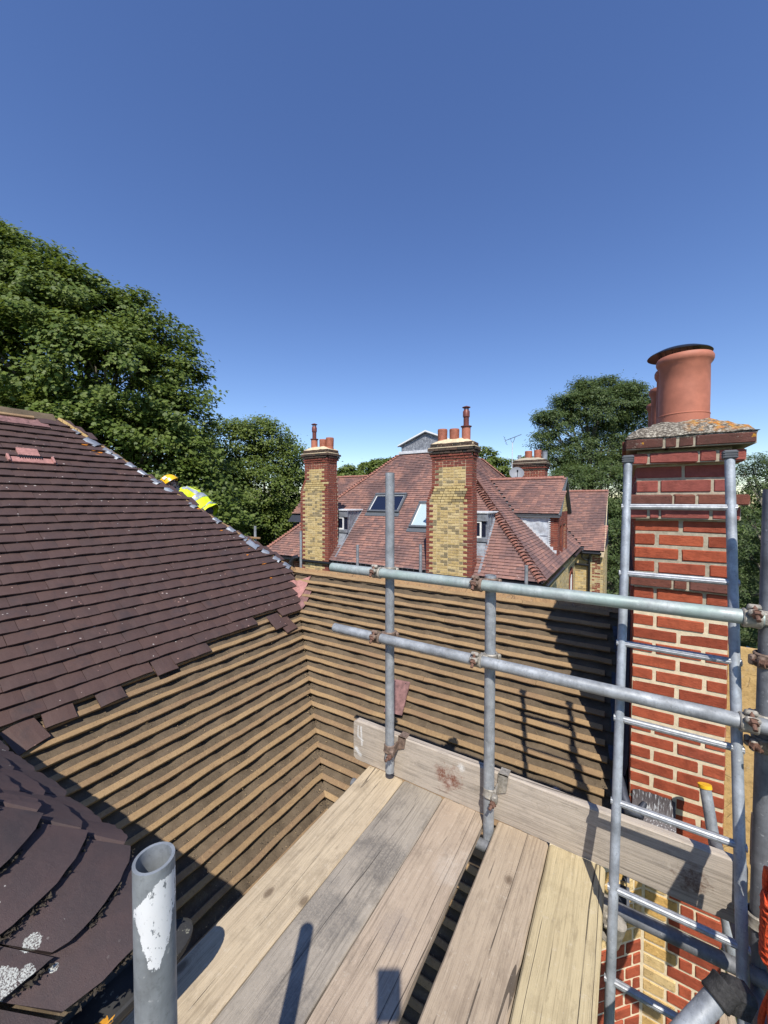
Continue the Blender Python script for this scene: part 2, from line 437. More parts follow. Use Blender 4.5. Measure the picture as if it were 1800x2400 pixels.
def _nearpaint(g, cc):
    s = g.n('ShaderNodeSeparateXYZ'); g.set(s.inputs[0], g.obj)
    # patch in (x across the face towards the viewer's right, z) of the tube's own space, tapering downward
    z = s.outputs[2]; x = s.outputs[0]
    wob = g.math('MULTIPLY', g.math('SUBTRACT', g.noise(g.mapping(g.pos, (1, 1, .5)), 120, 5, .75), .5), .016)
    t = g.step(z, -.128, -.045)
    half = g.math('MULTIPLY', g.math('POWER', t, .6), .0235)
    topcut = g.math('LESS_THAN', g.math('ADD', z, g.math('MULTIPLY', g.math('POWER', g.math('ABSOLUTE', g.math('SUBTRACT', x, .014)), 2), 26)), g.math('ADD', -.014, wob))
    botcut = g.math('GREATER_THAN', z, g.math('ADD', -.122, g.math('MULTIPLY', wob, 3)))
    side = g.math('LESS_THAN', g.math('ADD', g.math('ABSOLUTE', g.math('SUBTRACT', x, .001)), wob), half)
    m = g.math('MULTIPLY', g.math('MULTIPLY', topcut, botcut), side)
    m = g.math('MULTIPLY', m, g.math('GREATER_THAN', g.math('MULTIPLY', s.outputs[1], -1.0), .0))
    chips = g.step(g.noise(g.mapping(g.pos, (1, 1, .45)), 130, 4, .75), .36, .41)
    return g.mix(g.math('MULTIPLY', m, chips), cc, (.80, .81, .82))
M['steel_paint'] = mat_steel('galvanised_steel_with_white_paint', (.25, .27, .285), None, 0, _nearpaint, .5, .25)

def glass(name, c):
    g = G(name)
    g.set(g.b.inputs['Base Color'], c)
    return g.done(None, .06, 0, .8)
M['glass_dark'] = glass('dark_blue_glass', (.012, .016, .035))
M['glass_pale'] = glass('pale_reflecting_glass', (.42, .52, .53))

def _leaf(name, a, b, tr):
    g = G(name)
    c = g.ramp(g.rnd, [(0, a), (.6, tuple((x + y) / 2 for x, y in zip(a, b))), (1, b)])
    c = g.mix(g.math('MULTIPLY', g.step(g.noise(g.pos, .5, 2), .4, .7), .35), c, tuple(x * .75 for x in a))
    g.done(c, .55, 0, .35)
    t = g.n('ShaderNodeBsdfTranslucent'); g.set(t.inputs[0], g.mix(.5, c, tr))
    x = g.n('ShaderNodeMixShader'); x.inputs[0].default_value = .32
    g.t.links.new(g.b.outputs[0], x.inputs[1]); g.t.links.new(t.outputs[0], x.inputs[2])
    g.t.links.new(x.outputs[0], g.out.inputs[0])
    return g.m
M['leaf_a'] = _leaf('broad_leaf', (.066, .108, .014), (.185, .235, .050), (.24, .30, .03))
M['leaf_b'] = _leaf('dense_leaf', (.070, .112, .016), (.19, .235, .050), (.24, .31, .03))
M['leaf_c'] = _leaf('ash_leaf', (.050, .088, .024), (.140, .185, .060), (.18, .23, .05))
M['bark'] = mat_flat('bark', (.16, .14, .105), .95, 0, .4, 14, .7)
g_ = G('grass_ground')
M['grass'] = (g_.done(g_.ramp(g_.noise(g_.pos, .8, 5), [(.3, (.035, .055, .018)), (.7, (.07, .085, .03))]), .95, 0, .1))

# ------------------------------------------------------------------ mesh helpers
class MB:
    def __init__(s):
        s.v = []; s.f = []; s.r = []; s.m = []; s.sm = []
    def add(s, V, F, Mx=None, r=0.0, m=0, smooth=False):
        o = len(s.v)
        if Mx is not None:
            V = [tuple(Mx @ Vector(p)) for p in V]
        s.v.extend(V)
        for f in F:
            s.f.append([i + o for i in f]); s.r.append(r); s.m.append(m); s.sm.append(smooth)
    def box(s, a, b, r=0.0, m=0, Mx=None, ch=0.0):
        (x0, y0, z0), (x1, y1, z1) = a, b
        if ch > 0:
            V, F = cham((x1 - x0), (y1 - y0), (z1 - z0), ch)
            c = Vector(((x0 + x1) / 2, (y0 + y1) / 2, (z0 + z1) / 2))
            V = [tuple(Vector(p) + c) for p in V]
        else:
            V = [(x0, y0, z0), (x1, y0, z0), (x1, y1, z0), (x0, y1, z0), (x0, y0, z1), (x1, y0, z1), (x1, y1, z1), (x0, y1, z1)]
            F = [(0, 3, 2, 1), (4, 5, 6, 7), (0, 1, 5, 4), (1, 2, 6, 5), (2, 3, 7, 6), (3, 0, 4, 7)]
        s.add(V, F, Mx, r, m)
    def tube(s, p0, p1, r0, r1=None, seg=20, rin=None, cap=True, m=0, rnd=0.0, prof=None):
        p0 = Vector(p0); p1 = Vector(p1); r1 = r0 if r1 is None else r1
        d = (p1 - p0); L = d.length; q = d.to_track_quat('Z', 'Y').to_matrix()
        ax, ay = q.col[0], q.col[1]
        V = []; F = []
        def ring(p, r, k=None):
            for i in range(seg):
                a = 2 * math.pi * i / seg
                rr = r * (prof[i % len(prof)] if prof else 1)
                V.append(tuple(p + ax * (math.cos(a) * rr) + ay * (math.sin(a) * rr)))
        ring(p0, r0); ring(p1, r1)
        for i in range(seg):
            j = (i + 1) % seg
            F.append((i, j, seg + j, seg + i))
        s.add(V, F, None, rnd, m, True)
        if rin:
            V = []; dn = d.normalized(); dp = min(.25, L * .5)
            ring(p0, r0); ring(p0, rin); ring(p0 + dn * dp, rin); ring(p1, r1); ring(p1, rin); ring(p1 - dn * dp, rin)
            F = []
            for i in range(seg):
                j = (i + 1) % seg
                F += [(j, i, seg + i, seg + j), (seg + j, seg + i, 2 * seg + i, 2 * seg + j)]
                F += [(3 * seg + i, 3 * seg + j, 4 * seg + j, 4 * seg + i), (4 * seg + i, 4 * seg + j, 5 * seg + j, 5 * seg + i)]
            s.add(V, F, None, rnd, m, True)
        elif cap:
            V = []; ring(p0, r0); ring(p1, r1)
            s.add(V, [tuple(range(seg - 1, -1, -1)), tuple(range(seg, 2 * seg))], None, rnd, m)
    def path(s, pts, rad, seg=8, m=0, rnd=0.0):
        pts = [Vector(p) for p in pts]; n = len(pts)
        rads = rad if isinstance(rad, (list, tuple)) else [rad] * n
        V = []; F = []
        up = Vector((0, 0, 1)); prev = None
        for k, p in enumerate(pts):
            t = (pts[min(k + 1, n - 1)] - pts[max(k - 1, 0)]).normalized()
            if prev is None:
                a = t.orthogonal().normalized()
            else:
                a = (prev - t * prev.dot(t)).normalized()
            prev = a; b = t.cross(a)
            for i in range(seg):
                w = 2 * math.pi * i / seg
                V.append(tuple(p + a * math.cos(w) * rads[k] + b * math.sin(w) * rads[k]))
        for k in range(n - 1):
            for i in range(seg):
                j = (i + 1) % seg
                F.append((k * seg + i, k * seg + j, (k + 1) * seg + j, (k + 1) * seg + i))
        F.append(tuple(range(seg - 1, -1, -1))); F.append(tuple(range((n - 1) * seg, n * seg)))
        s.add(V, F, None, rnd, m, True)
    def lathe(s, c, prof, seg=28, m=0, rnd=0.0):
        """prof: list of (r, z) relative to c"""
        V = []; F = []; n = len(prof); c = Vector(c)
        for (r, z) in prof:
            for i in range(seg):
                a = 2 * math.pi * i / seg
                V.append((c.x + r * math.cos(a), c.y + r * math.sin(a), c.z + z))
        for k in range(n - 1):
            for i in range(seg):
                j = (i + 1) % seg
                F.append((k * seg + i, k * seg + j, (k + 1) * seg + j, (k + 1) * seg + i))
        s.add(V, F, None, rnd, m, True)
    def quad(s, pts, r=0.0, m=0):
        s.add([tuple(p) for p in pts], [tuple(range(len(pts)))], None, r, m)
    def prism(s, poly, d, r=0.0, m=0):
        """polygon swept by vector d"""
        n = len(poly); d = Vector(d)
        V = [tuple(p) for p in poly] + [tuple(Vector(p) + d) for p in poly]
        F = [tuple(range(n - 1, -1, -1)), tuple(range(n, 2 * n))]
        for i in range(n):
            j = (i + 1) % n
            F.append((i, j, n + j, n + i))
        s.add(V, F, None, r, m)
    def mesh(s, name, mats, off=(0, 0, 0), sharp=35):
        me = bpy.data.meshes.new(name)
        o = Vector(off)
        V = s.v if o.length == 0 else [(p[0] - o.x, p[1] - o.y, p[2] - o.z) for p in s.v]
        me.from_pydata(V, [], s.f)
        for mm in (mats if isinstance(mats, (list, tuple)) else [mats]):
            me.materials.append(M[mm] if isinstance(mm, str) else mm)
        a = me.attributes.new('rnd', 'FLOAT', 'FACE')
        a.data.foreach_set('value', np.array(s.r, dtype=np.float32))
        if any(s.m): me.polygons.foreach_set('material_index', np.array(s.m, dtype=np.int32))
        if any(s.sm):
            me.polygons.foreach_set('use_smooth', np.array(s.sm))
            me.set_sharp_from_angle(angle=R(sharp))
        else:
            me.polygons.foreach_set('use_smooth', np.zeros(len(s.f), dtype=bool))
        me.update()
        return me
    def build(s, name, mats, parent=None, origin=None, sharp=35, rot=None):
        """one object; geometry given in world space. origin = where the object's own origin goes"""
        off = Vector(origin) if origin is not None else (WL[parent.name] if parent else Vector((0, 0, 0)))
        me = s.mesh(name, mats, off, sharp)
        return place(name, me, Matrix.Translation(off), parent)

WL = {}      # world location of every object that can be a parent (no parent is rotated)
def place(name, me, Mw, parent=None):
    o = bpy.data.objects.new(name, me)
    col.objects.link(o)
    if parent:
        o.parent = parent
        o.matrix_local = Matrix.Translation(-WL[parent.name]) @ Mw
    else:
        o.matrix_local = Mw
    WL[o.name] = Mw.to_translation()
    return o
def thing(name, label, cat, loc=(0, 0, 0), group=None):
    o = bpy.data.objects.new(name, None)
    o.empty_display_size = .1
    col.objects.link(o)
    o.location = loc
    WL[o.name] = Vector(loc)
    return tag(o, label, cat, group)
def tag(o, label=None, cat=None, group=None, kind=None):
    if label: o['label'] = label
    if cat: o['category'] = cat
    if group: o['group'] = group
    if kind: o['kind'] = kind
    return o
def frame(o, u, v, n):
    return Matrix(((u[0], v[0], n[0], o[0]), (u[1], v[1], n[1], o[1]), (u[2], v[2], n[2], o[2]), (0, 0, 0, 1)))
def cham(a, b, c, k, jit=0.0, rr=None):
    """chamfered box of size a,b,c centred on the origin"""
    V = []; idx = {}
    for sx in (-1, 1):
        for sy in (-1, 1):
            for sz in (-1, 1):
                for ax in range(3):
                    p = [sx * (a / 2 - k), sy * (b / 2 - k), sz * (c / 2 - k)]
                    p[ax] = (sx * a / 2, sy * b / 2, sz * c / 2)[ax]
                    if jit: p = [q + rr.uniform(-jit, jit) for q in p]
                    idx[sx, sy, sz, ax] = len(V); V.append(tuple(p))
    F = []
    for ax in range(3):
        o1, o2 = [i for i in range(3) if i != ax]
        for sg in (-1, 1):
            q = []
            for (s1, s2) in ((-1, -1), (1, -1), (1, 1), (-1, 1)):
                t = [0, 0, 0]; t[ax] = sg; t[o1] = s1; t[o2] = s2
                q.append(idx[t[0], t[1], t[2], ax])
            F.append(q)
    for ax in range(3):                       # edge strips parallel to ax
        o1, o2 = [i for i in range(3) if i != ax]
        for s1 in (-1, 1):
            for s2 in (-1, 1):
                def g(sa, face):
                    t = [0, 0, 0]; t[ax] = sa; t[o1] = s1; t[o2] = s2
                    return idx[t[0], t[1], t[2], face]
                F.append([g(-1, o1), g(1, o1), g(1, o2), g(-1, o2)])
    for sx in (-1, 1):
        for sy in (-1, 1):
            for sz in (-1, 1):
                F.append([idx[sx, sy, sz, 0], idx[sx, sy, sz, 1], idx[sx, sy, sz, 2]])
    # orient outwards
    out = []
    for f in F:
        p = [Vector(V[i]) for i in f]
        n = (p[1] - p[0]).cross(p[2] - p[0])
        cen = sum(p, Vector()) / len(p)
        out.append(f if n.dot(cen) > 0 else f[::-1])
    return V, out

_cache = {}
def piece_mesh(key, maker, mat):
    k = (key, mat)
    if k not in _cache:
        V, F = maker()
        b = MB(); b.add(V, F)
        _cache[k] = (V, F, b.mesh(str(key[0]), mat))
    return _cache[k]
def emit(pieces, name, parent, limit, label=None):
    """pieces: (key, maker, material, world matrix). The nearest become objects of their own, the rest one joined part per material."""
    pieces = sorted(pieces, key=lambda p: p[3].to_translation().length)
    for (key, mk, mt, Mw) in pieces[:limit]:
        place(name, piece_mesh(key, mk, mt)[2], Mw, parent)
    rest = {}
    for (key, mk, mt, Mw) in pieces[limit:]:
        V, F, _ = piece_mesh(key, mk, mt)
        b = rest.setdefault(mt, MB())
        b.add(V, F, Mw, rng.random())
    for mt, b in rest.items():
        o = b.build(name + 's', mt, parent)
        o['kind'] = 'stuff'
    return

def brick_maker(L, H, D, seed, ch=.005, jit=.002):
    def mk():
        V, F = cham(L, D, H, ch, jit, random.Random(seed))
        return [(x, y - D / 2, z) for (x, y, z) in V], F     # front face on y = 0, body behind (+y is outwards)
    return mk
def bricks(p0, u, n, courses, h=.075, joint=.010, D=.06, ch=.004, jit=.0016, push=.0015):
    """p0 bottom corner on the face; courses: list of lists of (length, material); returns pieces"""
    p0 = Vector(p0); u = Vector(u); n = Vector(n); out = []
    for k, row in enumerate(courses):
        x = 0.0
        for (L, mt) in row:
            if mt:
                sd = rng.randrange(5)
                Ls = round(L, 3)
                key = ('brick', Ls, round(h, 4), sd, D, ch)
                c = p0 + u * (x + L / 2) + Vector((0, 0, k * h + h / 2)) + n * rng.uniform(-push, push)
                Mx = frame(c, u, n, (0, 0, 1))
                out.append((key, brick_maker(Ls, h - joint, D, sd, ch, jit), mt, Mx))
            x += L + joint
    return out

# ------------------------------------------------------------------ ground
b = MB()
b.quad([(-600, -600, -8), (600, -600, -8), (600, 600, -8), (-600, 600, -8)])
tag(b.build('ground', 'grass'), 'mown grass around the houses far below', None, None, 'structure')

# ================================================================== the house we stand on
house = thing('brick_house', 'brown tiled roof half stripped to bare battens, with tall red brick chimney', 'house', (-1.5, 2.5, -8))
PL = R(41.55); PR = R(48.0)
cl, sl = math.cos(PL), math.sin(PL)
cr_, sr = math.cos(PR), math.sin(PR)
def left_x(z): return -(z + 4.168) / .8862
def right_y(z): return 3.174 + (z + 1.457) / math.tan(PR)
uL, vL, nL = Vector((0, 1, 0)), Vector((-cl, 0, sl)), Vector((sl, 0, cl))
uR, vR, nR = Vector((1, 0, 0)), Vector((0, cr_, sr)), Vector((0, -sr, cr_))
DZ = .0714; Z0 = -1.368
def PLeft(Y, z, off=0.0): return Vector((left_x(z), Y, z)) + nL * off
def PRight(X, z, off=0.0): return Vector((X, right_y(z), z)) + nR * off
RIDGE_R = -.905; ZTOP = .93
def hip_y(X): return 3.640 + (X + 3.650) * .832
XFLASH = -.062

slope_l = MB(); slope_r = MB()
# boarding under everything (solid slabs)
def slab(mb, pts, n, t=.05):
    mb.prism([Vector(p) - n * .062 for p in pts], -n * t)
zlo = -3.7
slab(slope_l, [PLeft(-2.5, zlo), PLeft(right_y(zlo) + .16, zlo), PLeft(right_y(RIDGE_R) + .12, RIDGE_R), PLeft(hip_y(left_x(ZTOP)), ZTOP), PLeft(-2.5, ZTOP)], nL)
sl_o = slope_l.build('roof_slope', 'felt', house); sl_o['label'] = 'long brown tiled slope rising to the left, bare battens below'
slab(slope_r, [PRight(left_x(zlo) - .14, zlo), PRight(-.62, zlo), PRight(-.60, -2.45), PRight(-.06, -1.97), PRight(.10, -1.90), PRight(XFLASH + .2, -1.80), PRight(XFLASH + .2, RIDGE_R), PRight(left_x(RIDGE_R) - .14, RIDGE_R)], nR)
sr_o = slope_r.build('roof_slope', 'felt', house); sr_o['label'] = 'stripped slope of bare battens facing the scaffold'

# felt sheets sagging between the battens
def wavy(seed):
    r = random.Random(seed)
    ph = [r.uniform(0, 6.3) for _ in range(4)]; am = [r.uniform(.5, 1) for _ in range(4)]
    fr = [r.uniform(2.5, 4.2), r.uniform(5, 8), r.uniform(10, 15), r.uniform(22, 30)]
    return lambda x: am[0] * math.sin(fr[0] * x + ph[0]) + .8 * am[1] * math.sin(fr[1] * x + ph[1]) + .4 * am[2] * math.sin(fr[2] * x + ph[2]) + .2 * am[3] * math.sin(fr[3] * x + ph[3])
def felt_rows(P, n, rows, lim, name, parent):
    mb = MB()
    for k in rows:
        a, bb = lim(Z0 + k * DZ); z0 = Z0 + k * DZ
        if bb - a < .03: continue
        if name == 'l': bb += .045
        else: a -= .055
        N = max(2, int((bb - a) / .028)); w = wavy(k * 13 + (1 if name == 'l' else 500)); w2 = wavy(k * 29 + 7)
        V = []; F = []
        prof = [(-.08, -.002), (.20, .001), (.42, -.004), (.64, -.012), (.82, -.019), (1.04, -.020)]
        m_ = len(prof)
        for i in range(N + 1):
            x = a + (bb - a) * i / N
            for (t, off) in prof:
                o = off + (.0095 * w(x * 4.2) * (.45 + .6 * t) + .0026 * w2(x * 6.7 + t * 3))
                o = min(o, .021)
                V.append(tuple(P(x, z0 + t * DZ, o - .004)))
        for i in range(N):
            for j in range(m_ - 1):
                q = (i * m_ + j, (i + 1) * m_ + j, (i + 1) * m_ + j + 1, i * m_ + j + 1)
                F.append(q)
        mb.add(V, F, None, rng.random(), 0, True)
    o = mb.build('roofing_felt', 'felt', parent, sharp=60)
    return o
valley_x = lambda z: left_x(z)
def limL(z):
    if z < -1.22: a = .55
    else: a = .3
    return (a, right_y(z) if z < RIDGE_R else hip_y(left_x(z)))
def limR(z): return (left_x(z), XFLASH + .03 if z > -1.96 else max(-.62, -.04 - (-1.96 - z) * 1.15))
felt_rows(PLeft, nL, range(-31, 3), limL, 'l', sl_o)
felt_rows(PRight, nR, range(-31, 7), limR, 'r', sr_o)

def batten(P, axis_u, n, v, a, bb, z, parent, seed):
    r = random.Random(seed)
    N = max(2, int((bb - a) / .10)); w = .039 + r.uniform(-.003, .003); h = .020 + r.uniform(-.002, .002)
    o0 = P((a + bb) / 2, z); mb = MB(); V = []; F = []
    dz0 = r.uniform(-.004, .004); dz1 = r.uniform(-.004, .004); wv = wavy(seed + 99)
    for i in range(N + 1):
        t = i / N; x = a + (bb - a) * t
        j = .0022 * wv(x * 3); k = .0014 * wv(x * 5 + 4)
        base = P(x, z) + v * (dz0 * (1 - t) + dz1 * t + j)
        lo = .004
        hh = h + k
        for (pv, pn) in ((-w / 2, lo), (-w / 2 + .002, lo + hh - .003), (-w / 2 + .005, lo + hh), (w / 2 - .004, lo + hh), (w / 2, lo + hh - .004), (w / 2, lo)):
            V.append(tuple(base + v * (pv + r.uniform(-.0009, .0009)) + n * pn))
    for i in range(N):
        for q in range(6):
            p = (q + 1) % 6
            F.append((i * 6 + q, i * 6 + p, (i + 1) * 6 + p, (i + 1) * 6 + q))
    F.append(tuple(range(5, -1, -1))); F.append(tuple(range(N * 6, N * 6 + 6)))
    mb.add(V, [f[::-1] for f in F] if axis_u == 'x' else F, None, r.random())
    mb.build('batten', 'batten', parent, origin=o0)
for k in range(-31, 3):
    z = Z0 + k * DZ
    a, bb = limL(z)
    batten(PLeft, 'y', nL, vL, a, bb - .004 if z < RIDGE_R else bb, z, sl_o, 1000 + k)
for k in range(-31, 7):
    z = Z0 + k * DZ if k < 6 else RIDGE_R - .022
    x1 = limR(z)[1] - .05 + rng.uniform(-.03, .015)
    xs = left_x(z) + .004
    if rng.random() < .45:                       # two lengths butted
        xm = rng.uniform(-2.0, -.5)
        batten(PRight, 'x', nR, vR, xs, xm, z, sr_o, 2000 + k)
        batten(PRight, 'x', nR, vR, xm + .003, x1, z, sr_o, 2500 + k)
    else:
        batten(PRight, 'x', nR, vR, xs, x1, z, sr_o, 2000 + k)
# ridge board of the stripped wing and its far slope
b = MB()
b.prism([PRight(left_x(RIDGE_R), RIDGE_R - .004, .0), PRight(.3, RIDGE_R - .004, .0), PRight(.3, RIDGE_R + .028, .01), PRight(left_x(RIDGE_R), RIDGE_R + .028, .01)], (0, .03, -.01))
b.build('ridge_board', 'hipwood', sr_o)
b = MB()
b.prism([(-5.2, 5.2, -2.6), (.3, 5.2, -2.6), (.3, right_y(RIDGE_R) + .03, RIDGE_R - .01), (-3.65, right_y(RIDGE_R) + .03, RIDGE_R - .01)], (0, -.04, -.05))
b.prism([(-8.5, 5.35, -2.75), (-5.0, 5.35, -2.75), (-3.65, 3.66, -.95), (left_x(ZTOP), hip_y(left_x(ZTOP)), ZTOP - .02), (-8.5, 1.86, ZTOP - .02)], (0, -.05, -.05))
b.build('far_slope', 'tile', house)

# ---- plain tiles
TG = DZ / sl                                            # gauge up the left slope
def tile_maker(seed, w=.164, L=.19, camb=None, th=.012):
    def mk():
        r = random.Random(seed); c = r.uniform(.0015, .0045) if camb is None else camb
        n = 4; V = []; F = []
        tw = r.uniform(-.0015, .0015); bow = r.uniform(-.001, .003)
        for row, (y, lift) in enumerate(((0, .0), (L * .5, .0), (L, 0))):
            for i in range(n + 1):
                x = -w / 2 + w * i / n
                z = c * (1 - (2 * x / w) ** 2) + tw * (2 * x / w) * (1 - y / L) + bow * (1 - abs(2 * y / L - 1)) + r.uniform(-.0006, .0006)
                yy = y + (r.uniform(-.0013, .0013) if row == 0 else 0)
                V.append((x, yy, z + th))
        for i in range(n + 1):
            V.append((V[i][0], V[i][1] + .001, V[i][2] - th))
        for row in range(2):
            for i in range(n):
                a = row * (n + 1) + i
                F.append((a, a + 1, a + n + 2, a + n + 1))
        for i in range(n):
            a = 3 * (n + 1) + i
            F.append((a, a + 1, i + 1, i))
        F.append((3 * (n + 1), 0, (n + 1), 2 * (n + 1)))
        F.append((n, 3 * (n + 1) + n, 2 * (n + 1) + n, (n + 1) + n))
        return V, F
    return mk
def tile_matrix(p, u, v, n, lift=.043, drop=.038, jit=1.0):
    """p on the batten plane at the tail; tile rises to meet the batten at its head"""
    vv = (v * .19 - n * drop).normalized(); nn = u.cross(vv).normalized()
    a = rng.gauss(0, .008) * jit
    Mx = frame(p + n * (lift + rng.uniform(-.0025, .0025) * jit) + v * rng.gauss(0, .0022) * jit, u, vv, nn)
    return Mx @ Matrix.Rotation(a, 4, 'Z') @ Matrix.Rotation(rng.gauss(0, .0035) * jit, 4, 'Y')
tiles_l = []
for k in range(0, 32):
    z = Z0 + k * DZ - .012
    bond = .082 if k % 2 else 0
    y = .10 + bond
    X = left_x(z)
    yend = (right_y(z) - .03) if z < RIDGE_R else hip_y(X) - .02
    while y < yend:
        w = .164
        if y + w / 2 > yend - .0: break
        yc = y + w / 2
        skip = False
        if k == 0 and (yc < .60 or 1.55 < yc < 1.80 or 2.05 < yc < 2.5 or yc > 3.02): skip = True
        if k == 0 and 2.5 <= yc: skip = True
        if k == 1 and (2.62 < yc < 3.0): skip = True
        if k == 31 and yc < 1.62: skip = True
        if k == 30 and yc < 1.0: skip = False
        if 24 <= k <= 24 and 1.28 < yc < 1.60: skip = True
        if not skip:
            sd = rng.randrange(8)
            tiles_l.append((('tile', sd), tile_maker(sd), 'tile' , tile_matrix(PLeft(yc, z), uL, vL, nL)))
        y += w + .0015 + rng.uniform(-.001, .002)
    # cut tile filling to the hip
    if k < 31 and yend - y > .03:
        w = yend - y
        tiles_l.append((('tile_cut', round(w, 2)), tile_maker(3, round(w, 2)), 'tile', tile_matrix(PLeft(y + w / 2, z), uL, vL, nL)))
# two tiles left hanging from the lowest course, one below another near the valley
for (yc, k, rot) in ((1.28, -1, .05), (.98, -1, -.03), (2.92, -.2, .06), (3.02, -.85, .1), (1.69, -.35, .02), (.83, -1.7, .25)):
    z = Z0 + k * DZ - .012
    Mx = tile_matrix(PLeft(yc, z), uL, vL, nL, .036, .02) @ Matrix.Rotation(rot, 4, 'Z')
    tiles_l.append((('tile', 2), tile_maker(2), 'tile', Mx))
emit(tiles_l, 'tile', sl_o, 250)
# pale top course near the ridge with the felt and the batten bare above it
b = MB()
z = Z0 + 31 * DZ - .012
for i in range(7):
    yc = .66 + i * .167
    V, F = tile_maker(i)()
    b.add(V, F, tile_matrix(PLeft(yc, z - .058, .010), uL, vL, nL), rng.random())
b.build('under_course', 'tile_back', sl_o)['label'] = 'row of dusty pink undertiles bared below the ridge'
batten(lambda Y, z, off=0.0: PLeft(Y, z, off + .034), 'y', nL, vL, .2, 1.64, Z0 + 31 * DZ + .050, sl_o, 77)
b = MB(); N = 24; V = []; F = []
wv = wavy(5)
for i in range(N + 1):
    y = -.2 + 2.05 * i / N
    for (t, off) in ((.062, .034), (.09, .040), (.12, .046), (.15, .040), (.14, -.05)):
        V.append(tuple(PLeft(y, Z0 + 31 * DZ + t, off + .004 * wv(y * 2))))
for i in range(N):
    for j in range(4):
        F.append((i * 5 + j, (i + 1) * 5 + j, (i + 1) * 5 + j + 1, i * 5 + j + 1))
b.add(V, F, None, .3, 0, True)
b.build('ridge_felt', 'felt', sl_o)
# pink vent tile: louvred hood set into the slope
vt = MB()
zt = Z0 + 24 * DZ - .012
f0 = frame(PLeft(1.44, zt, .05), uL, vL, nL)
vt.box((-.185, .0, -.02), (.185, .012, .012), Mx=f0, ch=.003)
vt.box((-.185, .0, -.02), (.185, .09, .002), Mx=f0)
vt.box((-.185, .0, .0), (-.165, .10, .03), Mx=f0, ch=.004)
vt.box((.165, .0, .0), (.185, .10, .03), Mx=f0, ch=.004)
vt.box((-.085, .115, -.01), (.085, .235, .012), Mx=f0, ch=.003)
vo = vt.build('vent_tile', 'tile_pink', sl_o); vo['label'] = 'pink ventilation tile with black grille among the brown tiles'
gv = MB()
gv.box((-.10, .085, -.005), (.10, .116, .003), Mx=f0)
for i in range(10):
    x = -.085 + i * .019
    gv.box((x, .07, .0), (x + .006, .118, .012), Mx=f0)
gv.build('grille', 'black', vo)
# orange lichen spots near the hip
lich = MB()
g_l = mat_flat('orange_lichen', (.50, .17, .02), .95, 0, .35, 50, .5)
for (px_, py_) in ((-5.33, 2.06), (-5.40, 2.0), (-5.26, 2.05), (-5.30, 2.12), (-3.99, 3.18), (-3.92, 3.10), (-3.80, 3.24), (-4.14, 3.05), (-4.25, 2.98), (-3.72, 3.40), (-3.62, 3.20), (-4.55, 2.88)):
    zz = -4.168 - .8862 * px_
    rr = rng.uniform(.014, .04); nn = 11
    cen = PLeft(py_, zz, .047)
    P_ = [cen + nL * .004 * rng.random() + uL * math.cos(a * 2 * math.pi / nn) * rr * rng.uniform(.7, 1.5) + vL * math.sin(a * 2 * math.pi / nn) * rr * rng.uniform(.4, .7) for a in range(nn)]
    lich.prism(P_, nL * -.006)
lo = lich.build('lichen', g_l, sl_o); lo['kind'] = 'stuff'

# ---- hip: timber, mortar and lead soakers
Ht = Vector((left_x(ZTOP), hip_y(left_x(ZTOP)), ZTOP)); Hb = Vector((-3.65, 3.64, -.93))
hv = (Ht - Hb).normalized(); hn = Vector((sl * .55, sl * .55, cl)).normalized(); hu = hv.cross(hn).normalized(); hn = hu.cross(hv).normalized()
b = MB(); V = []; F = []; N = 40
for i in range(N + 1):
    p = Hb + (Ht - Hb) * (i / N) + hn * (.035 + .006 * wavy(3)(i * .2)) + hu * .012
    for (a, c) in ((-.028, -.03), (-.026, .004), (.02, .008), (.024, -.03)):
        V.append(tuple(p + hu * (a + rng.uniform(-.003, .003)) + hn * (c + rng.uniform(-.003, .003))))
for i in range(N):
    for q in range(4):
        F.append((i * 4 + q, i * 4 + (q + 1) % 4, i * 4 + 4 + (q + 1) % 4, i * 4 + 4 + q))
b.add(V, F, None, .2)
b.build('hip_board', 'hipwood', sl_o)
b = MB()
for i in range(2):
    p = Ht - hv * .02 + hu * (-.03 + .035 * i) + hn * .035
    b.box((-.014, -.35 + .05 * i, -.01), (.014, .03, .018), Mx=frame(p, hu, hv, hn), ch=.002)
b.build('hip_batten', 'ply', sl_o)
for i in range(19):
    t = .035 + i * .052 + rng.uniform(-.008, .008)
    if 6 <= i <= 10 and i % 2: continue
    if t > .93: continue
    p = Hb + (Ht - Hb) * t + hn * .045
    mb = MB(); V = []; F = []
    n1 = 6; big = 1.5 if i in (3, 16) else 1.0
    L = .10 * big; W = .10 * big
    for a in range(n1 + 1):
        for c in range(4):
            x = -W * .75 + W * a / n1; y = -L / 2 + L * c / 3
            zz = .016 * math.cos(x * 26) + rng.uniform(-.004, .004) - .012 - (.02 * (x < -W * .6))
            V.append((x + rng.uniform(-.004, .004), y + rng.uniform(-.006, .006), zz))
    for a in range(n1):
        for c in range(3):
            F.append((a * 4 + c, a * 4 + c + 1, a * 4 + c + 5, a * 4 + c + 4)[::-1])
    mb.add(V, F, frame((0, 0, 0), -hu * -1, hv, hn) @ Matrix.Rotation(rng.uniform(-.25, .25), 4, 'Z'), rng.random(), 0, True)
    me = mb.mesh('lead_soaker', 'lead')
    o = place('lead_soaker', me, Matrix.Translation(p), sl_o)

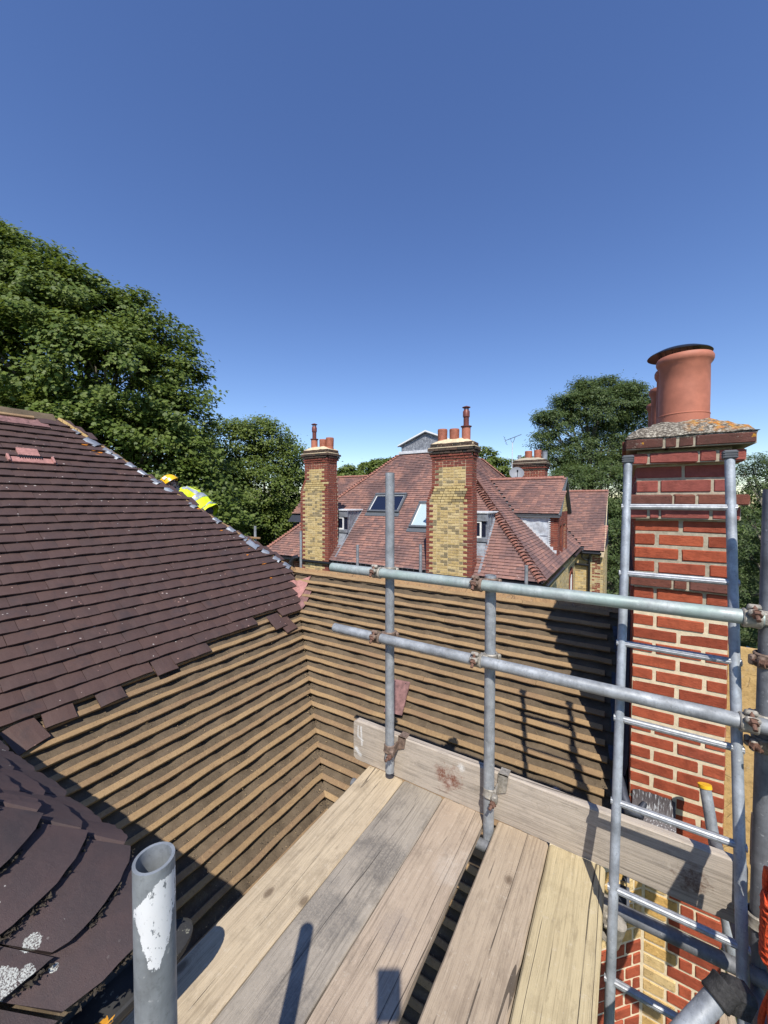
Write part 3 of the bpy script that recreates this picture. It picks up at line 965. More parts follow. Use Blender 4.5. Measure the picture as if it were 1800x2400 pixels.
# ---- valley: crumbs, and the debris that lies along the battens (uncountable)
deb = MB()
def crumb(p, s, mats=0):
    V = [(rng.uniform(-1, 1) * s, rng.uniform(-1, 1) * s, rng.uniform(-.4, .6) * s) for _ in range(4)]
    deb.add([tuple(Vector(q) + p) for q in V], [(0, 1, 2), (0, 2, 3), (0, 3, 1), (1, 3, 2)], None, rng.random(), mats)
for k in range(-24, 1):
    for i in range(46):
        z = Z0 + (k + rng.random()) * DZ
        d = abs(rng.gauss(0, .05))
        p = PLeft(right_y(z) - d, z, .004) if rng.random() < .6 else PRight(left_x(z) + d, z, .004)
        crumb(p, rng.uniform(.0025, .008), 0 if rng.random() < .65 else 1)
for i in range(9500):
    k = rng.randrange(-24, 3)
    z = Z0 + k * DZ + rng.choice((.018, .02, .026, .035, .05)) * rng.uniform(.6, 1.2)
    if rng.random() < .62:
        a, bb = limL(z); y = rng.uniform(max(a, .6), bb)
        if z > -1.32: continue
        p = PLeft(y, z, rng.uniform(.0, .012))
    else:
        z = Z0 + rng.randrange(-20, 6) * DZ + .022 * rng.uniform(.6, 1.4)
        p = PRight(rng.uniform(left_x(z), XFLASH), z, rng.uniform(0, .012))
    if rng.random() < .07:                      # a straw
        d = (Vector((rng.gauss(0, 1), rng.gauss(0, 1), rng.gauss(0, .5)))).normalized() * rng.uniform(.01, .028)
        deb.add([tuple(p), tuple(p + Vector((0, .0016, .0016))), tuple(p + d + Vector((0, 0, .012)))], [(0, 1, 2)], None, .95, 1)
    else:
        crumb(p, rng.uniform(.0015, .0055), 0 if rng.random() < .45 else 1)
o = deb.build('roof_debris', ['moss', 'crumbs'], None)
tag(o, 'moss, straw and mortar crumbs scattered over the bare battens and valley', 'debris', None, 'stuff')

# ---- near hipped end beside the platform (swept courses)
TC = Vector((-1.25, .53, -1.065))
near = MB()
near_tiles = []
RR = .27
SWEEP = R(62)
stp = .0785
def near_line(level, t):
    """plan curve of a course: t<0 runs back along -Y, 0..1 sweeps the corner (1 = hip), 1..2 beyond, >2 runs along -X.  level 0 = the course of TC"""
    tip = TC + Vector((stp, stp, -.0696)) * level
    ca = Vector((tip.x - RR * math.cos(SWEEP), tip.y - RR * math.sin(SWEEP), tip.z))
    if t < 0: return Vector((ca.x + RR, ca.y + t, tip.z)), Vector((1, 0, 0))
    if t <= 1:
        a = t * SWEEP
        return Vector((ca.x + RR * math.cos(a), ca.y + RR * math.sin(a), tip.z)), Vector((math.cos(a), math.sin(a), 0))
    return Vector((tip.x - (t - 1), tip.y - .05 * (t - 1), tip.z - .012 * (t - 1))), Vector((0, 1, 0))
def near_tile(level, t0, t1, parent, lift=0.0, seed=0):
    r = random.Random(seed); V = []; F = []; N = 10; th = .016
    org = near_line(level, (t0 + t1) / 2)[0]
    up_levels = 1.75
    for row in range(3):
        lv = level - up_levels * row / 2
        for i in range(N + 1):
            t = t0 + (t1 - t0) * i / N
            p, nrm = near_line(lv, t)
            n3 = (nrm * sl + Vector((0, 0, cl)))
            off = .047 - .040 * row / 2 + lift + .004 * math.sin(math.pi * i / N) + r.uniform(-.0012, .0012)
            if row == 0: p = p + nrm * r.uniform(-.0025, .0025) + nrm * (-.012 * (i == 0 and t1 > .8) )
            V.append(tuple(p + n3 * off - org))
    for i in range(N + 1):
        t = t0 + (t1 - t0) * i / N
        p, nrm = near_line(level, t); n3 = (nrm * sl + Vector((0, 0, cl)))
        V.append(tuple(Vector(V[i]) - n3 * th))
    for row in range(2):
        for i in range(N):
            a = row * (N + 1) + i
            F.append((a, a + 1, a + N + 2, a + N + 1))
    for i in range(N):
        a = 3 * (N + 1) + i
        F.append((a, a + 1, i + 1, i))
    F.append((3 * (N + 1), 0, N + 1, 2 * (N + 1)))
    F.append((N, 3 * (N + 1) + N, 2 * (N + 1) + N, N + 1 + N))
    mb = MB(); mb.add(V, F, None, r.random(), 0, True)
    me = mb.mesh('tile', 'tile_near', sharp=30)
    place('tile', me, Matrix.Translation(org), parent)
bay = MB()
def _bayslab():
    V = []; F = []; ts = [-1.4, -.7, 0, .25, .5, .75, 1, 1.25, 1.5, 1.75, 2, 2.6, 3.2, 3.9]
    for lv in (1.0, -6, -13):
        for t in ts:
            p, nrm = near_line(min(lv, 0.0) if (t > 1.2 and lv > 0) else lv, t)
            V.append(tuple(p + (nrm * sl + Vector((0, 0, cl))) * -.004))
    n = len(ts)
    for r_ in range(2):
        for i in range(n - 1):
            a = r_ * n + i
            F.append((a, a + 1, a + n + 1, a + n))
    bay.add(V, F)
_bayslab()
bay_o = bay.build('hipped_end', 'felt', house); bay_o['label'] = 'near hipped end of old brown tiles with swept courses, in the bottom left corner'
joints = {1: [-.62, -.33, -.06, 1.0], 0: [-.75, -.47, -.19, .10, 1.0], -1: [-.62, -.35, -.02, 1.0], -2: [-.77, -.5, -.22, .08, 1.0]}
sd = 0
for lv in range(1, -9, -1):
    if lv == 2: js = [-.7, -.42, -.16]
    else: js = joints.get(lv, [-.8, -.55, -.28, -.02, 1.0] if lv % 2 else [-.7, -.42, -.14, .12, 1.0])
    for a, c in zip(js, js[1:]):
        sd += 1
        near_tile(lv, a + .006, c - .006 if c < 1 else c - .01, bay_o, rng.uniform(0, .004), sd)
for lv in range(0, -9, -1):
    js = [1.0, 1.25, 1.5, 1.75, 2.0, 2.25, 2.5, 2.75, 3.0] if lv % 2 else [1.0, 1.13, 1.38, 1.63, 1.88, 2.13, 2.38, 2.63, 2.88]
    for a, c in zip(js, js[1:]):
        sd += 1
        near_tile(lv, a + .008, c - .006, bay_o, rng.uniform(0, .007), sd)
# moss packed under the near courses
ms = MB()
for lv in (1, 0, -1, -2, -3):
    for i in range(520):
        t = rng.uniform(-.75, .97)
        if wavy(lv + 50)(t * 2.5) < -.3: continue
        p, nrm = near_line(lv - .06, t)
        s_ = rng.uniform(.002, .0085)
        c = p + (nrm * sl + Vector((0, 0, cl))) * rng.uniform(.016, .034) + nrm * rng.uniform(.006, .026)
        V = [tuple(c + Vector((rng.uniform(-1, 1), rng.uniform(-1, 1), rng.uniform(-.7, .7))) * s_) for _ in range(5)]
        ms.add(V, [(0, 1, 2), (0, 2, 3), (0, 3, 1), (1, 3, 4), (1, 4, 2), (2, 4, 3)], None, rng.random())
ms.build('moss', 'moss', bay_o)['kind'] = 'stuff'
# eaves: fascia below the overhang, gutter with its rounded stop end
b = MB()
b.box((-3.2, .50, -1.30), (-1.27, .53, -1.10))
b.box((-1.30, -1.2, -1.5), (-1.25, .53, -1.24))
b.build('fascia', 'lead_dark', house)
b = MB(); V = []; F = []; seg = 10; gx, gz, gr = -1.075, -1.245, .055
ys = [-1.2, -.6, 0, .3, .56]
for y in ys:
    for i in range(seg + 1):
        a = math.pi + math.pi * i / seg
        V.append((gx + gr * math.cos(a), y, gz + gr * math.sin(a)))
    for i in range(seg + 1):
        a = 2 * math.pi - math.pi * i / seg
        V.append((gx + (gr - .006) * math.cos(a), y, gz + .004 + (gr - .006) * math.sin(a)))
m_ = 2 * (seg + 1)
for k in range(len(ys) - 1):
    for i in range(m_):
        F.append((k * m_ + i, k * m_ + (i + 1) % m_, (k + 1) * m_ + (i + 1) % m_, (k + 1) * m_ + i))
b.add(V, F, None, 0, 0, True)
V = []; F = []                                     # quarter-round stop end
rings = 6
for k in range(rings + 1):
    ph = k / rings * math.pi / 2
    for i in range(seg + 1):
        a = math.pi + math.pi * i / seg
        V.append((gx + gr * math.cos(a) * math.cos(ph), .56 + .085 * math.sin(ph), gz + gr * math.sin(a) * math.cos(ph)))
for k in range(rings):
    for i in range(seg):
        F.append((k * (seg + 1) + i, k * (seg + 1) + i + 1, (k + 1) * (seg + 1) + i + 1, (k + 1) * (seg + 1) + i))
b.add(V, F, None, 0, 0, True)
lid = [(gx + gr * math.cos(math.pi * i / 8), .56 + .085 * math.sin(math.pi * i / 8), gz - .004) for i in range(9)]
b.quad(lid)
b.box((gx - gr - .01, -1.2, gz - .02), (gx + gr - .012, .52, gz - .012))
b.build('gutter', 'gutter', house, sharp=50)

# ---- loose tiles lying on the battens
def loose(name, label, corners, mat):
    p = [Vector(c) for c in corners]
    u = (p[1] - p[0]).normalized(); v = (p[0] - p[3]); v = (v - u * v.dot(u)).normalized(); n = u.cross(v)
    w, L = (p[1] - p[0]).length, (p[0] - p[3]).length
    mb = MB(); V, F = tile_maker(4, w, L, .004)()
    mb.add(V, F); mb.add([(x, y, 0) for (x, y) in ((-w / 2, 0), (w / 2, 0), (w / 2, L), (-w / 2, L))], [(3, 2, 1, 0)])
    c = (p[3] + p[2]) / 2 + n * .034
    for sx in (-.3, .3):
        mb.tube((sx * w, L * .93, .012), (sx * w, L * .93, .0185), .004, seg=8, m=1)
    me = mb.mesh(name, [mat, 'black'])
    o = place(name, me, frame(c, u, v, n))
    return tag(o, label, 'roof tile')
loose('roof_tile', 'single brown tile lying askew on the bare battens behind the left scaffold pole', [(-1.775, 3.01, -1.640), (-1.605, 3.02, -1.630), (-1.585, 2.834, -1.836), (-1.72, 2.828, -1.842)], 'tile_back')
def valley_tile(name, label, c, s, ang, mat):
    """purpose-made valley tile: two wings folded along the centre line, tapering to a rounded tail"""
    mb = MB(); V = []; F = []
    rows = 5; n = 6
    for j in range(rows + 1):
        t = j / rows; hw = .028 + .115 * t ** .75
        for i in range(n + 1):
            x = -hw + 2 * hw * i / n
            V.append((x, t * .25 + (.012 * (abs(x) / hw) ** 2 if j == 0 else 0), abs(x) * .42 + .006 * math.sin(t * 3)))
    m0 = len(V)
    V += [(x, y, z - .012) for (x, y, z) in V]
    for j in range(rows):
        for i in range(n):
            a = j * (n + 1) + i
            F += [(a, a + 1, a + n + 2, a + n + 1), (m0 + a + n + 1, m0 + a + n + 2, m0 + a + 1, m0 + a)]
    for i in range(n):
        F += [(i + 1, i, m0 + i, m0 + i + 1)]
        a = rows * (n + 1) + i; F += [(a, a + 1, m0 + a + 1, m0 + a)]
    for j in range(rows):
        a = j * (n + 1); F.append((a, a + n + 1, m0 + a + n + 1, m0 + a))
        a = j * (n + 1) + n; F.append((a + n + 1, a, m0 + a, m0 + a + n + 1))
    vv = Vector((-1.1, .88, 1.0)).normalized(); nn = (nL + nR).normalized(); uu = vv.cross(nn).normalized(); nn = uu.cross(vv)
    Mx = frame(c, uu, vv, nn) @ Matrix.Rotation(ang, 4, 'Z') @ Matrix.Scale(s, 4)
    mb.add(V, F, None, .4, 0, True)
    me = mb.mesh(name, mat, sharp=25)
    tag(place(name, me, Mx), label, 'roof tile')
valley_tile('valley_tile', 'lower of two stacked reddish valley tiles, dark at its pointed tail', Vector((-3.215, 3.285, -1.285)), 1.12, -.12, 'tile_back')
valley_tile('valley_tile', 'upper of two stacked pinkish valley tiles at the top of the valley', Vector((-3.33, 3.375, -1.175)), 1.15, -.10, 'tile_pink')

# ---- chimney of this house
ch_o = MB()
CX0, CX1, CY0, CY1 = .047, .465, 2.63, 4.75
H = .0765
ch_o.box((CX0 + .003, CY0 + .003, -2.0), (CX1 - .003, CY1, -.60), m=0)
ch_o.box((CX0 + .004, CY0 + .004, -.60), (CX1 - .006, CY1, .30), m=1)
for (z0, h_, x0, x1, y) in ((-.480, .07, CX0 - .018, CX1 + .02, CY0 - .025), (-.097, .066, .019, .497, CY0 - .035), (-.021, .054, .009, .521, CY0 - .075), (.202, .060, .004, .507, CY0 - .06), (.282, .058, -.006, .538, CY0 - .085)):
    ch_o.box((x0 + .004, y + .005, z0 + .003), (x1 - .004, CY1, z0 + h_ - .002), m=1)
chim = ch_o.build('chimney', ['mortar', 'mortar_old'], house); chim['label'] = 'tall red brick stack with corbelled cap behind the ladder'
rows = []; W = CX1 - CX0
z_body = -.097
nb = 26
cs = []
for k in range(nb):                                 # from the bottom up; top course ends at z_body
    kt = nb - 1 - k
    if kt == 4: cs.append([]); continue
    mt = 'brick'
    if kt % 2 == 0: cs.append([((W - .0125) / 2, mt)] * 2)
    else: cs.append([(.096, mt), (W - .096 * 2 - .025, mt), (.096, mt)] if kt % 4 == 1 else [(.098, mt), (.208, mt), (W - .098 - .208 - .025, mt)])
pcs = bricks((CX0, CY0, z_body - nb * H), (1, 0, 0), (0, -1, 0), cs, H, .0130, .07, .006, .0024, .002)
# projecting band and collars
def band(z0, x0, x1, y, h, lens, mt):
    return bricks((x0, y, z0), (1, 0, 0), (0, -1, 0), [[(L * (x1 - x0 - .01 * (len(lens) - 1)), mt) for L in lens]], h, .008, .10, .006, .003)
pcs += band(-.480, CX0 - .018, CX1 + .02, CY0 - .025, .078, (.44, .13, .43), 'brick_dark')
pcs += band(-.097, .019, .497, CY0 - .035, .074, (.19, .10, .46, .25), 'brick_purple')
pcs += band(-.021, .009, .521, CY0 - .075, .062, (.41, .18, .41), 'brick_dark')
pcs += bricks((CX0 + .004, CY0, .046), (1, 0, 0), (0, -1, 0), [[(.10, 'brick_purple'), (.215, 'brick_purple'), (.083, 'brick_purple')], [(.204, 'brick_purple'), (.204, 'brick_purple')]], .077, .012, .07)
pcs += band(.202, .004, .507, CY0 - .06, .066, (.20, .44, .14, .22), 'brick_purple')
# cap course
pcs += band(.282, -.006, .538, CY0 - .085, .064, (.33, .10, .12, .45), 'cap_brick')
emit(pcs, 'brick', chim, 140)
side = []
for sx, x0 in ((-1, CX0), (1, CX1)):
    L = CY1 - CY0
    for k in range(nb):
        row = []; x = 0
        while x < L - .12:
            w = .213 if (len(row) + k) % 2 else .1; row.append((w, 'brick_dark' if rng.random() < .4 else 'brick')); x += w + .01
        side += bricks((x0, CY0 + .012, z_body - (nb - k) * H), (0, 1, 0), (sx, 0, 0), [row], H, .012, .05)
    for (z0, off, h) in ((-.48, .02, .078), (-.097, .03, .074), (-.021, .05, .062), (.202, .042, .066), (.282, .07, .064)):
        row = []; x = 0
        while x < L + .02: row.append((.22, 'brick_dark')); x += .23
        side += bricks((x0 + sx * off, CY0 - .02, z0), (0, 1, 0), (sx, 0, 0), [row], h, .008, .08)
    for k in range(2):
        row = []; x = 0
        while x < L - .2: row.append((.21, 'brick_purple')); x += .22
        side += bricks((x0, CY0 + .012, .046 + k * .077), (0, 1, 0), (sx, 0, 0), [row], .077, .012, .05)
emit(side, 'side_brick', chim, 0)
b = MB()                                             # flaunching, rough and sloping
V = []; F = []; nx, ny = 16, 44
for j in range(ny + 1):
    for i in range(nx + 1):
        x = -.010 + .555 * i / nx; y = CY0 - .09 + (CY1 - CY0 + .12) * j / ny
        e = min(i / 4, (nx - i) / 5, j / 3.2, (ny - j) / 4)
        z = .347 + min(1, e) ** .62 * .098 + .012 * wavy(9)(x * 5 + y * 2) * min(1, e) + rng.uniform(-.004, .004)
        V.append((x, y, z))
for j in range(ny):
    for i in range(nx):
        a = j * (nx + 1) + i; F.append((a, a + 1, a + nx + 2, a + nx + 1))
b.add(V, F, None, 0, 0, True); b.box((-.004, CY0 - .083, .335), (.536, CY1, .35))
b.build('flaunching', 'flaunch', chim, sharp=80)
def pot(c, h, r0, r1, lip, mat, parent, lines=True):
    mb = MB()
    pr = [(r0 * 1.0, -.06), (r0, .02)]
    if lines: pr += [(r0 * 1.0, h * .16), (r0 * 1.015, h * .165), (r0 * 1.015, h * .175), (r0 * .99, h * .18)]
    pr += [(r0 + (r1 - r0) * .5, h * .55), (r1, h * .86), (r1 + lip * .7, h * .90), (r1 + lip, h * .93), (r1 + lip, h * .97), (r1 + lip * .6, h), (r1 - .012, h), (r1 - .02, h * .9), (r0 - .02, 0)]
    mb.lathe(c, pr, 40)
    return mb.build('chimney_pot', mat, parent, sharp=40)
pot((.283, 2.92, .44), .415, .125, .122, .017, 'terra', chim)['label'] = 'large orange terracotta pot at the front of the stack'
p2 = pot((.272, 3.25, .43), .45, .105, .105, .014, 'terra_old', chim)
b = MB()                                             # cowl on the second pot
b.lathe((.278, 3.16, .960), [(.0, .030), (.06, .028), (.12, .014), (.165, -.008), (.172, -.016), (.16, -.014), (.0, .010)], 36)
b.lathe((.278, 3.16, .985), [(.0, .022), (.012, .016), (.014, 0), (.01, -.02)], 12)
b.build('cowl', 'black', p2, sharp=50)
b = MB()
for i in range(16):
    a = 2 * math.pi * i / 16
    b.tube((.272 + .09 * math.cos(a), 3.25 + .09 * math.sin(a), .86), (.276 + .10 * math.cos(a), 3.19 + .10 * math.sin(a), .955), .003, seg=5)
b.build('cowl_mesh', 'black', p2)
for yy, hh in ((3.70, .44), (4.16, .42)):
    pot((.262, yy, .43), hh, .105, .105, .016, 'terra_old', chim)

# lead flashings round the chimney
for k in range(-14, 5):
    z = Z0 + k * DZ * 1.02 + rng.uniform(-.01, .01)
    Yr = right_y(z)
    if Yr < 2.42 or z > -.98: continue
    mb = MB()
    w = .085 + rng.uniform(-.02, .035)
    p = Vector((CX0 - .004, Yr, z))
    V = [tuple(p + nR * .034 + Vector((-w, 0, 0)) + vR * rng.uniform(-.008, .008)), tuple(p + nR * .03 + Vector((.012, 0, 0))), tuple(p + nR * .022 + vR * .105 + Vector((.012, 0, 0))), tuple(p + nR * .022 + vR * .10 + Vector((-w - rng.uniform(-.02, .02), 0, 0)))]
    mb.add(V, [(0, 1, 2, 3)])
    V2 = [tuple(p + nR * .03 + Vector((.0, 0, 0))), tuple(p + nR * .03 + Vector((-.006, -.02, .11))), tuple(p + vR * .105 + nR * .022 + Vector((-.006, 0, .09))), tuple(p + vR * .105 + nR * .022)]
    mb.add(V2, [(0, 1, 2, 3)])
    mb.build('lead_soaker', 'lead_dark', chim)
b = MB(); V = []; F = []                              # side upstand with a curled foot
for i in range(14):
    t = i / 13; z = -1.80 + t * .92; Yr = right_y(z)
    wv = .006 * wavy(31)(t * 3)
    V += [(CX0 - .050 + wv, Yr - .03, z + .045), (CX0 - .022 + wv, Yr - .045, z + .085), (CX0 - .006, Yr - .05, z + .16), (CX0 - .004, Yr - .02, z + .21)]
for i in range(13):
    for j in range(3): F.append((i * 4 + j, i * 4 + j + 1, i * 4 + j + 5, i * 4 + j + 4))
b.add(V, F, None, 0, 0, True)
b.path([(CX0 - .045, 2.70, -1.66), (CX0 - .03, 2.62, -1.72), (CX0 + .0, 2.57, -1.77), (CX0 + .05, 2.57, -1.76), (CX0 + .075, 2.60, -1.70)], [.02, .028, .03, .026, .012], 10)
b.build('side_flashing', 'lead_dark', chim, sharp=60)
b = MB(); V = []; F = []; n = 10
g_ap = G('streaked_lead')
st = g_ap.noise(g_ap.mapping(g_ap.pos, (1, 1, .16)), 120, 5, .7)
apr = g_ap.done(g_ap.ramp(st, [(.38, (.07, .06, .062)), (.55, (.11, .095, .095)), (.62, (.42, .43, .44)), (.8, (.55, .56, .57))]), .6, .15, .3)
for i in range(n + 1):
    x = CX0 + .015 + .20 * i / n
    V += [(x, CY0 - .012 + .003 * wavy(4)(x * 9), -1.645 - .004 * (i % 2) - (.012 if i in (0, n) else 0)), (x, CY0 - .018, -1.745), (x, CY0 - .10, -1.80), (x, CY0 - .16, -1.85 + .006 * wavy(8)(x * 12))]
for i in range(n):
    for j in range(3): F.append((i * 4 + j, i * 4 + 4 + j, i * 4 + 5 + j, i * 4 + 1 + j)[::-1])
b.add(V, F, None, 0, 0, True)
b.build('lead_apron', apr, chim, sharp=70)['label'] = 'streaked lead apron at the foot of the chimney'

# ---- wall below the chimney: yellow bricks with red quoins, meeting a canted wall
b = MB()
XC = .124
b.box((XC, CY0 + .006, -8), (CX1 - .004, CY1, -2.0))
dg = Vector((-1, -1, 0)).normalized(); dn = Vector((1, -1, 0)).normalized()
P0 = Vector((XC, CY0, 0)); P1 = P0 + dg * .72
b.prism([tuple(P0 - dn * .006 + Vector((0, 0, -8))), tuple(P1 - dn * .006 + Vector((0, 0, -8))), tuple(P1 - dn * .2 + Vector((0, 0, -8))), tuple(P0 - dn * .2 + Vector((0, 0, -8)))], (0, 0, 5.99))
b.box((XC - .016, CY0 - .003, -8), (XC + .008, CY0 + .05, -2.01))
b.box((-3.9, CY0 + .10, -8), (XC - .02, 5.0, -3.2))
wall = b.build('wall', 'mortar', house); wall['label'] = 'yellow and red brick wall under the toe board'
pcs = []; hb = .0752; zb = -3.05
cs = []
Wf = CX1 - XC
for k in range(15):
    if k % 2: cs.append([(.10, 'brick_y'), (Wf - .112, 'brick')])
    else: cs.append([(.152, 'brick_y'), (.058, 'brick'), (Wf - .152 - .058 - .024, 'brick')])
pcs += bricks((XC + .006, CY0, zb), (1, 0, 0), (0, -1, 0), cs, hb, .012, .07, .005, .0025, .002)
cs = []
for k in range(13):
    row = [(.05 if k % 2 else .10, 'brick' if k < 7 else 'brick_y')]
    for i in range(3): row.append((.105 if (i + k) % 2 else .215, 'brick' if k < 7 else 'brick_y'))
    cs.append(row)
pcs += bricks(P0 + Vector((0, 0, zb)) + dg * .006, dg, dn, cs, hb, .012, .07, .005, .0025, .002)
emit(pcs, 'brick', wall, 120)

# ================================================================== scaffold
scaf = thing('scaffold', 'galvanised tube scaffold with two guard rails crossing in front of the ladder', 'scaffold', (-1.047, 1.735, -8))
RO, RI = .02415, .0202
def sc_tube(name, p0, p1, mat, label=None, parent=scaf):
    mb = MB(); c = (Vector(p0) + Vector(p1)) / 2
    mb.tube(p0, p1, RO, None, 28, RI)
    o = mb.build(name, mat, parent, origin=c)
    if label: o['label'] = label
    return o
sc_tube('standard', (-1.046, 1.735, .147), (-1.043, 1.735, -1.440), 'steel', 'shorter post whose foot hangs in front of the toe board')
sc_tube('standard', (-.512, 1.735, -.335), (-.505, 1.735, -8), 'steel')
sc_tube('guard_rail', (-1.395, 1.685, -.372), (.380, 1.685, -.375), 'steel_green', 'upper rail with greenish zinc')
sc_tube('guard_rail', (-1.377, 1.685, -.712), (.62, 1.685, -.722), 'steel')
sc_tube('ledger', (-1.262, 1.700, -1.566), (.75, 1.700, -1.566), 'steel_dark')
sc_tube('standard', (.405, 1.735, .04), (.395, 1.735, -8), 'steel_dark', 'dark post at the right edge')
sc_tube('transom', (.445, 1.62, -.775), (.53, .4, -.80), 'steel')
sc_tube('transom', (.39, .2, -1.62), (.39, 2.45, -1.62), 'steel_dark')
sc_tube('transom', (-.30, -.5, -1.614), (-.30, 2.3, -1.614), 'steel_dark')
near_t = sc_tube('standard', (0, 0, 0), (0, 0, -7.6), 'steel_paint', 'nearest post with a patch of white paint and an open top')
Pn = Vector((-.508, .256, -.4605))
near_t.matrix_local = Matrix.Translation(Pn - WL[scaf.name]) @ Matrix.Rotation(R(61), 4, 'Z')
mm = near_t.data
mm.transform(Matrix.Translation((0, 0, -3.8)))
# brace across the bottom right corner
def ring_band(mb, c, ax, w=.046, r0=.0246, r1=.0315, seg=24):
    c = Vector(c); ax = Vector(ax).normalized(); p0 = c - ax * w / 2; p1 = c + ax * w / 2
    q = ax.to_track_quat('Z', 'Y').to_matrix(); a, bq = q.col[0], q.col[1]
    prof = [(r0, -w / 2), (r1 - .003, -w / 2), (r1, -w / 2 + .004), (r1 - .002, -w / 6), (r1 - .002, w / 6), (r1, w / 2 - .004), (r1 - .003, w / 2), (r0, w / 2)]
    V = []; F = []
    for (r, z) in prof:
        for i in range(seg):
            t = 2 * math.pi * i / seg
            V.append(tuple(c + ax * z + a * r * math.cos(t) + bq * r * math.sin(t)))
    for k in range(len(prof) - 1):
        for i in range(seg):
            j = (i + 1) % seg
            F.append((k * seg + i, k * seg + j, (k + 1) * seg + j, (k + 1) * seg + i))
    mb.add(V, F, None, 0, 0, True)
def bolt(mb, p, d, L=.05, r=.0065):
    p = Vector(p); d = Vector(d).normalized()
    mb.tube(p - d * .012, p + d * L, r, seg=10)
    mb.tube(p + d * (L * .35), p + d * (L * .35 + .013), .0135, seg=6)
    mb.tube(p + d * (L * .33), p + d * (L * .35), .0155, seg=14)
def coupler(c1, d1, c2, d2, lug1, lug2, mat='coupler', parent=scaf, bl=.05):
    """right-angle coupler: band round tube 1, band round tube 2, a block between, a hinge lug and bolt on each"""
    mb = MB(); c1 = Vector(c1); c2 = Vector(c2)
    ring_band(mb, c1, d1); ring_band(mb, c2, d2)
    mid = (c1 + c2) / 2
    mb.box((-.022, -.022, -.022), (.022, .022, .022), Mx=Matrix.Translation(mid), ch=.006)
    bms = []
    for c, d, lug in ((c1, d1, lug1), (c2, d2, lug2)):
        bm = MB(); bms.append(bm)
        lug = Vector(lug).normalized(); d = Vector(d).normalized(); bd = d.cross(lug)
        Mx = frame(c + lug * .034, lug, d, bd)
        mb.box((-.006, -.017, -.022), (.012, .017, -.004), Mx=Mx, ch=.004)
        mb.box((-.006, -.019, .004), (.014, .019, .024), Mx=Mx, ch=.005)
        bolt(bm, c + lug * .040 + bd * .0, bd, bl)
    o = mb.build('coupler', mat, parent, sharp=40)
    for bm in bms: bm.build('bolt', 'rust', o)
    return o
Z_ = (0, 0, 1); X_ = (1, 0, 0); Y_ = (0, 1, 0)
for xs, z1, m1 in ((-1.046, -.372, 'coupler'), (-1.045, -.714, 'coupler_rust'), (-.511, -.373, 'coupler_rust'), (-.510, -.716, 'coupler')):
    coupler((xs, 1.735, z1 + .004), Z_, (xs - .045, 1.685, z1), X_, (.6, .8, 0), (-.1, -.75, .65), m1)
for z1 in (-.377, -.722):
    coupler((.402, 1.735, z1), Z_, (.352, 1.685, z1), X_, (-.9, .4, 0), (.1, -.5, .8), 'coupler')
coupler((.40, 1.735, -.80), Z_, (.45, 1.62, -.775), (.07, -1, 0), (-.9, -.4, 0), (-.5, 0, .9), 'coupler')
coupler((.399, 1.735, -.52), Z_, (.45, 1.735, -.52), Y_, (-.7, -.7, 0), (-.3, 0, -.9), 'coupler_rust')
coupler((.396, 1.735, -1.40), Z_, (.45, 1.69, -1.40), X_, (-.9, .2, 0), (.2, -.8, .5), 'coupler')
b = MB()
cc = coupler((-.035, 1.700, -1.566), X_, (-.035, 1.65, -1.614), Y_, (0, -.5, -.9), (-.9, 0, .4), 'coupler')
b.tube((.005, 1.63, -1.55), (-.012, 1.655, -1.665), .026, .020, 14)
b.build('putlog_blade', 'coupler', scaf)
# toe-board clips: band on the post and a tongue over the board
for xs, z1, m1 in ((-1.044, -1.315, 'coupler_rust'), (-.507, -1.335, 'coupler')):
    mb = MB(); ring_band(mb, (xs, 1.735, z1), (0.0, .25, 1), .04)
    mb.box((xs + .020, 1.722, z1 - .020), (xs + .030, 1.781, z1 + .024), ch=.002)
    mb.prism([(xs + .020, 1.782, z1 - .03), (xs + .062, 1.782, z1 - .01), (xs + .072, 1.782, -1.262), (xs + .026, 1.782, -1.262)], (0, .005, 0))
    mb.box((xs + .028, 1.782, -1.2705), (xs + .070, 1.832, -1.2645))
    mb.box((xs + .018, 1.690, z1 - .018), (xs + .045, 1.716, z1 + .018), ch=.005)
    o = mb.build('toe_board_clip', m1, scaf, sharp=40)
    bm = MB(); bolt(bm, (xs + .034, 1.700, z1 - .004), (-.25, -.95, -.3), .048); bm.build('bolt', 'rust', o)
# tube with the yellow cap, leaning against the wall
b = MB()
pA, pB = Vector((.362, 2.47, -1.425)), Vector((.455, 2.30, -2.10))
dAB = (pA - pB).normalized()
b.tube(pB, pA, RO, None, 24, RI)
o = b.build('prop_tube', 'steel', scaf)
b = MB(); b.tube(pA - dAB * .010, pA + dAB * .006, RO + .004, None, 24, cap=True); b.build('end_cap', 'yellow_cap', o)
# brace in the bottom right corner with its swivel coupler
b = MB()
q0, q1 = Vector((.066, 1.127, -1.42)), Vector((.238, 1.285, -1.255))
b.tube(q0 - (q1 - q0) * .8, q1, RO, None, 24, RI)
o = b.build('brace', 'steel', scaf)
b = MB()
ring_band(b, q1 - (q1 - q0) * .05, q1 - q0, .05, .0246, .033)
b.box((-.032, -.030, -.045), (.040, .032, .025), Mx=Matrix.Translation(q1 + Vector((.026, .018, -.016))) @ Matrix.Rotation(.5, 4, 'Z') @ Matrix.Rotation(.4, 4, 'Y'), ch=.014)
b.build('swivel_coupler', 'coupler_dark', scaf, sharp=40)
